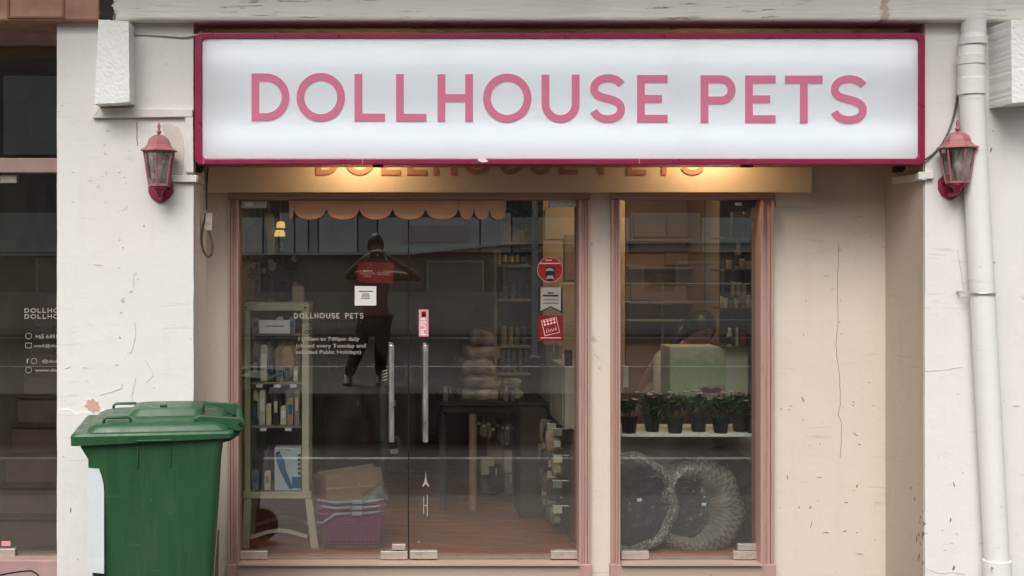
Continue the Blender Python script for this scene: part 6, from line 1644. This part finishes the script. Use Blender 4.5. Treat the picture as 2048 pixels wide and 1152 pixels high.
for s, nm in ((-1, 'l'), (1, 'r')):
    p = J['an' + nm][0]
    loft([(rr_xy(p.x - 0.05, p.x + 0.045, p.y - 0.07, p.y + 0.20, 0.04), G0), (rr_xy(p.x - 0.05, p.x + 0.045, p.y - 0.07, p.y + 0.20, 0.04), G0 + 0.03), (rr_xy(p.x - 0.045, p.x + 0.04, p.y - 0.06, p.y + 0.13, 0.03), G0 + 0.075), (rr_xy(p.x - 0.04, p.x + 0.035, p.y - 0.055, p.y + 0.05, 0.03), G0 + 0.11)]).build('shoe', M['black'], per, smooth='auto')
def hair_cap(bm, c, M3, s, low):
    n1, n2 = 28, 14; rows = []
    for q in range(n2 + 1):
        row = []
        for i in range(n1):
            f_ = 2 * math.pi * i / n1; front = max(0, -math.sin(f_))
            th = (R(low) - front * R(low - 62)) * q / n2
            x, y, z = math.sin(th) * math.cos(f_), math.sin(th) * math.sin(f_), math.cos(th)
            k = 1.09 + 0.02 * math.sin(9 * f_ + 5 * q)
            row.append(bm.verts.new(Vector(c) + M3 @ (Vector((x * 0.078 * k, y * 0.098 * k + 0.003, z * 0.12 * k)) * s)))
        rows.append(row)
    for a, b in zip(rows, rows[1:]):
        for i in range(n1):
            try: bm.faces.new([a[i], a[(i + 1) % n1], b[(i + 1) % n1], b[i]])
            except ValueError: pass
finish(None, 'hair', M['hair'], per, 0, lambda bm: hair_cap(bm, (-0.02, PYY + 0.045, 1.75), up3, 1.04, 112))
MB().prism_z([(-0.02 + 0.085 * math.cos(R(a)), PYY + 0.12 + 0.075 * math.sin(R(a))) for a in range(0, 181, 15)], 1.792, 1.800).build('cap_brim', M['shirt_dark'], per)
ph = thing('phone', 'dark phone held level in both hands by the person in dark clothes', 'phone', (0, -6.03, 1.612))
MB().box(-0.078, 0.078, -6.034, -6.024, 1.612, 1.688).build('case', M['black'], ph, bevel=0.004)
MB().lathe([(0.009, 0), (0.009, 0.003)], (0.0, -6.024, 1.65), 12, axis='y').build('lens', M['steel'], ph)

# --- shop assistant bending over the counter behind the lawn carton
AY = 1.2
wo_ = thing('person', 'dark haired person in pale grey shirt bending down behind the lawn carton', 'person', (X(1340, AY), AY, FZ))
hc = W(1396, 663, AY); ka = (AY + D0) / F
fwd = Vector((0.45, -0.80, -0.32)).normalized(); upv = Vector((0.45, -0.10, 0.88)); rgt = fwd.cross(upv).normalized(); upv = rgt.cross(fwd).normalized()
H3 = Matrix((rgt, -fwd, upv)).transposed()
J = {}; E = []
def j2(n, px, py, dy, r): J[n] = (W(px, py, AY + dy), r)
j2('pelvis', 1290, 905, 0.16, (0.16, 0.12)); j2('waist', 1296, 840, 0.12, (0.13, 0.10)); j2('chest', 1322, 762, 0.06, (0.16, 0.11)); j2('neckb', 1352, 712, 0.03, (0.075, 0.065)); j2('neck', 1368, 695, 0.02, 0.052)
J['headc'] = (hc + Vector((-0.01, 0.01, -0.02)), 0.06)
E += [('pelvis', 'waist'), ('waist', 'chest'), ('chest', 'neckb'), ('neckb', 'neck'), ('neck', 'headc')]
for nm, q in (('l', ((1335, 722, -0.14), (1322, 800, -0.24), (1390, 815, -0.34))), ('r', ((1352, 730, 0.20), (1400, 800, 0.16), (1440, 812, -0.1)))):
    (a, b, c_), (d, e, f_), (g, h, i_) = q
    j2('sh' + nm, a, b, c_, 0.058); j2('el' + nm, d, e, f_, 0.042); j2('wr' + nm, g, h, i_, 0.027)
    E += [('chest', 'sh' + nm), ('sh' + nm, 'el' + nm), ('el' + nm, 'wr' + nm)]
    hand_joints(J, E, 'wr' + nm, 1 if nm == 'l' else -1, (0.9, -0.2, -0.2), (0, -0.2, -1), nm)
    s = -1 if nm == 'l' else 1
    J['hip' + nm] = (W(1290, 925, AY + 0.16) + Vector((0.0, s * 0.09, 0)), 0.10); J['kn' + nm] = (Vector((X(1292, AY), AY + 0.14 + s * 0.09, 0.30)), 0.06); J['an' + nm] = (Vector((X(1288, AY), AY + 0.18 + s * 0.09, 0.10)), 0.042); J['toe' + nm] = (Vector((X(1288, AY) + 0.12, AY + 0.15 + s * 0.09, 0.08)), (0.035, 0.03))
    E += [('pelvis', 'hip' + nm), ('hip' + nm, 'kn' + nm), ('kn' + nm, 'an' + nm), ('an' + nm, 'toe' + nm)]
finish(skin_mesh(J, E, 'pelvis', 2), 'body', M['skin_lt'], wo_, 0.006, lambda bm: head_bm(bm, hc, H3, 1.0))
TJ = {k: (v[0], tuple(q * 1.18 + 0.012 for q in (v[1] if isinstance(v[1], tuple) else (v[1], v[1])))) for k, v in J.items()}
for nm in 'lr': TJ['m' + nm] = (TJ['el' + nm][0].lerp(TJ['wr' + nm][0], 0.3), (0.055, 0.055))
finish(skin_mesh({k: TJ[k] for k in ('pelvis', 'waist', 'chest', 'neckb', 'shl', 'shr', 'ell', 'elr', 'ml', 'mr')}, [('pelvis', 'waist'), ('waist', 'chest'), ('chest', 'neckb'), ('chest', 'shl'), ('chest', 'shr'), ('shl', 'ell'), ('shr', 'elr'), ('ell', 'ml'), ('elr', 'mr')], 'chest'), 'shirt', M['shirt_grey'], wo_, 0.008)
finish(skin_mesh({k: TJ[k] for k in ('pelvis', 'hipl', 'hipr', 'knl', 'knr', 'anl', 'anr')}, leg_e, 'pelvis'), 'trousers', M['trousers'], wo_, 0.01)
for nm in 'lr':
    a_, b_, c_ = J['sh' + nm][0], J['el' + nm][0], J['el' + nm][0].lerp(J['wr' + nm][0], 0.45)
    a0_ = a_.lerp(J['chest'][0], 0.35)
    MB().tube([a0_, a_, a_.lerp(b_, 0.5), b_, c_], [0.085, 0.088, 0.072, 0.062, 0.052], 14).build('sleeve', M['shirt_grey'], wo_, smooth=True)
def long_hair(bm):
    hair_cap(bm, hc + upv * 0.004, H3, 1.05, 128)
finish(None, 'hair', M['hair'], wo_, 0, long_hair)
# tail of hair falling behind the neck
P0 = hc + H3 @ Vector((0.0, 0.075, -0.005))
MB().tube([P0, P0 + Vector((-0.05, -0.01, -0.03)), P0 + Vector((-0.10, -0.04, -0.08)), P0 + Vector((-0.13, -0.06, -0.15))], [0.06, 0.055, 0.04, 0.012], 12).build('hair_tail', M['hair'], wo_, smooth=True)
M['lip'] = simple('lip_colour', (0.30, 0.11, 0.09), 0.5, 0.1, 20, 0.0)
for x_ in (-0.030, 0.030):
    p = hc + H3 @ Vector((x_, -0.0855, 0.004)); q = hc + H3 @ Vector((x_, -0.088, 0.024))
    MB().tube([p - rgt * 0.012 , p + fwd * 0.003, p + rgt * 0.012], [0.002, 0.0035, 0.002], 6).build('eyelid', M['hair'], wo_)
    MB().tube([q - rgt * 0.016, q + fwd * 0.003 + upv * .003, q + rgt * 0.016], [0.0015, 0.003, 0.0015], 6).build('eyebrow', M['hair'], wo_)
p = hc + H3 @ Vector((0, -0.098, -0.055))
MB().tube([p - rgt * 0.02, p + fwd * 0.004, p + rgt * 0.02], [0.002, 0.005, 0.002], 6).build('mouth', M['lip'], wo_)

# ------------------------------------------------------------------ across the street (seen in the glass)
OY = -23.0
ob = thing('opposite_building', 'long dark building with grey green panels across the street', 'building', (0, OY, GZ))
M['opp_dark'] = simple('dark_facade', (0.33, 0.295, 0.26), 0.8, 0.2, 1, 0.1)
M['opp_panel'] = simple('grey_green_panel', (0.70, 0.78, 0.72), 0.6, 0.08, 1, 0.05)
M['opp_panel2'] = simple('darker_grey_panel', (0.48, 0.55, 0.52), 0.6, 0.08, 1, 0.05)
M['opp_upper'] = simple('slate_upper_wall', (0.12, 0.12, 0.12), 0.7, 0.15, 1, 0.05)
M['opp_white'] = simple('white_gutter', (0.75, 0.75, 0.72), 0.6, 0.06, 2, 0.05)
M['opp_low'] = simple('pale_low_wall', (0.46, 0.42, 0.37), 0.8, 0.15, 1, 0.1)
M['opp_grey'] = simple('grey_lower_wall', (0.20, 0.18, 0.15), 0.8, 0.15, 1, 0.1)
kk = lambda px: (px - CX) * (D0 - OY) / F
MB().box(-26, 26, OY - 6, OY - 0.1, GZ, 1.7).build('recess_wall', M['opp_dark'], ob)
MB().box(-26, 26, OY - 6, OY, 2.75, 9.0).build('upper_wall', M['opp_upper'], ob)
MB().box(-26, 26, OY - 6, OY + 0.05, 1.701, 2.749).build('fascia', M['opp_upper'], ob)
edges = [-24, -20, -16, -12, -8, -6, -4.6, -3.6, -2.9, -2.5, -2.1, -1.75, -1.5, -0.5, 0.0, 2.6, 3.4, 5.2, 6.4, 8.2, 9.5, 12, 15, 19, 24]
for i, (a, b) in enumerate(zip(edges, edges[1:])):
    MB().box(a + 0.02, b - 0.02, OY + 0.051, OY + 0.12, 1.72, 2.60 + (0.12 if i % 3 == 0 else 0)).build('panel', M['opp_panel'] if (i % 5 not in (1, 3)) else M['opp_panel2'], ob)
MB().prism([(-26, 1.60), (0.8, 1.66), (3.4, 1.92), (8, 1.95), (26, 1.95), (26, 1.99), (8, 1.99), (3.4, 1.97), (0.8, 1.71), (-26, 1.65)], OY + 0.13, OY + 0.3).build('gutter', M['opp_white'], ob)
for i in range(11):
    MB().box(-25 + i * 4.9, -24.7 + i * 4.9, OY - 0.099, OY + 0.05, GZ, 1.70).build('column', M['opp_grey'], ob)
    MB().box(-23 + i * 4.5, -20.6 + i * 4.5, OY + 0.001, OY + 0.05, 4.2, 6.2).build('window', M['opp_panel2'], ob)
MB().box(-26, 26, OY + 0.2, OY + 0.5, GZ, 0.72).build('low_wall', M['opp_low'], ob)
st(MB().box(-30, 30, OY - 0.5, -21.51, GZ - 0.155, GZ - 0.0).build('opposite_pavement', M['concrete'], bevel=0.02))
rl = thing('railing', 'grey three bar railing along the far side of the road', 'railing', (7, -14, GZ))
for z in (0.5, 0.82, 1.14): MB().tube([(3.2, -14, z), (14, -14, z)], 0.014, 8).build('rail', M['opp_panel2'], rl)
for i in range(7): MB().tube([(3.2 + i * 1.8, -14, GZ - 0.14), (3.2 + i * 1.8, -14, 1.17)], 0.018, 8).build('rail_post', M['opp_panel2'], rl)

# doors, shop boards and posts along the opposite building
M['opp_frame'] = simple('pale_frame', (0.62, 0.60, 0.55), 0.6, 0.08, 1, 0.05)
M['opp_board'] = simple('beige_board', (0.60, 0.50, 0.38), 0.6, 0.1, 1, 0.05)
ro = random.Random(5)
for i, xx in enumerate((-11.5, -8.7, -5.6, -3.9, 1.25, 3.2, 5.6, 7.6, 9.9, 12.4)):
    w_ = ro.uniform(0.9, 1.5); z1 = ro.uniform(1.35, 1.6)
    f = MB().ring([(xx, GZ), (xx + w_, GZ), (xx + w_, z1), (xx, z1)], [(xx + 0.06, GZ + 0.05), (xx + w_ - 0.06, GZ + 0.05), (xx + w_ - 0.06, z1 - 0.06), (xx + 0.06, z1 - 0.06)], OY - 0.02, OY - 0.099).build('door_frame', M['opp_frame'], ob)
    MB().box(xx + 0.061, xx + w_ - 0.061, OY - 0.07, OY - 0.0995, GZ + 0.051, z1 - 0.061).build('door_leaf', M['opp_board'] if i % 3 == 0 else M['opp_low'], f)
for i, (x0, x1, z0, z1) in enumerate(((3.6, 4.9, 1.78, 2.45), (6.6, 8.0, 1.76, 2.3), (-7.6, -6.3, 1.8, 2.4), (0.6, 2.3, 1.98, 2.42))):
    MB().box(x0, x1, OY + 0.125, OY + 0.128 + 0.03, z0, z1).build('shop_board', M['opp_board'] if i != 3 else M['opp_frame'], ob)
for i, (xx, yy) in enumerate(((2.9, -15.0), (-4.4, -15.0), (9.2, -15.0))):
    t = thing('street_post', ('slim grey post standing opposite the right door', 'slim grey post standing opposite the left pier', 'slim grey post standing opposite the drainpipe')[i], 'post', (xx, yy, GZ - 0.14), 'posts along the road')
    MB().tube([(xx, yy, GZ - 0.14), (xx, yy, 4.2)], 0.05, 10).build('pole', M['opp_panel2'], t, smooth='auto')
    MB().lathe([(0.11, 0), (0.11, 0.04), (0.06, 0.05)], (xx, yy, GZ - 0.138), 12).build('base_flange', M['opp_panel2'], t)
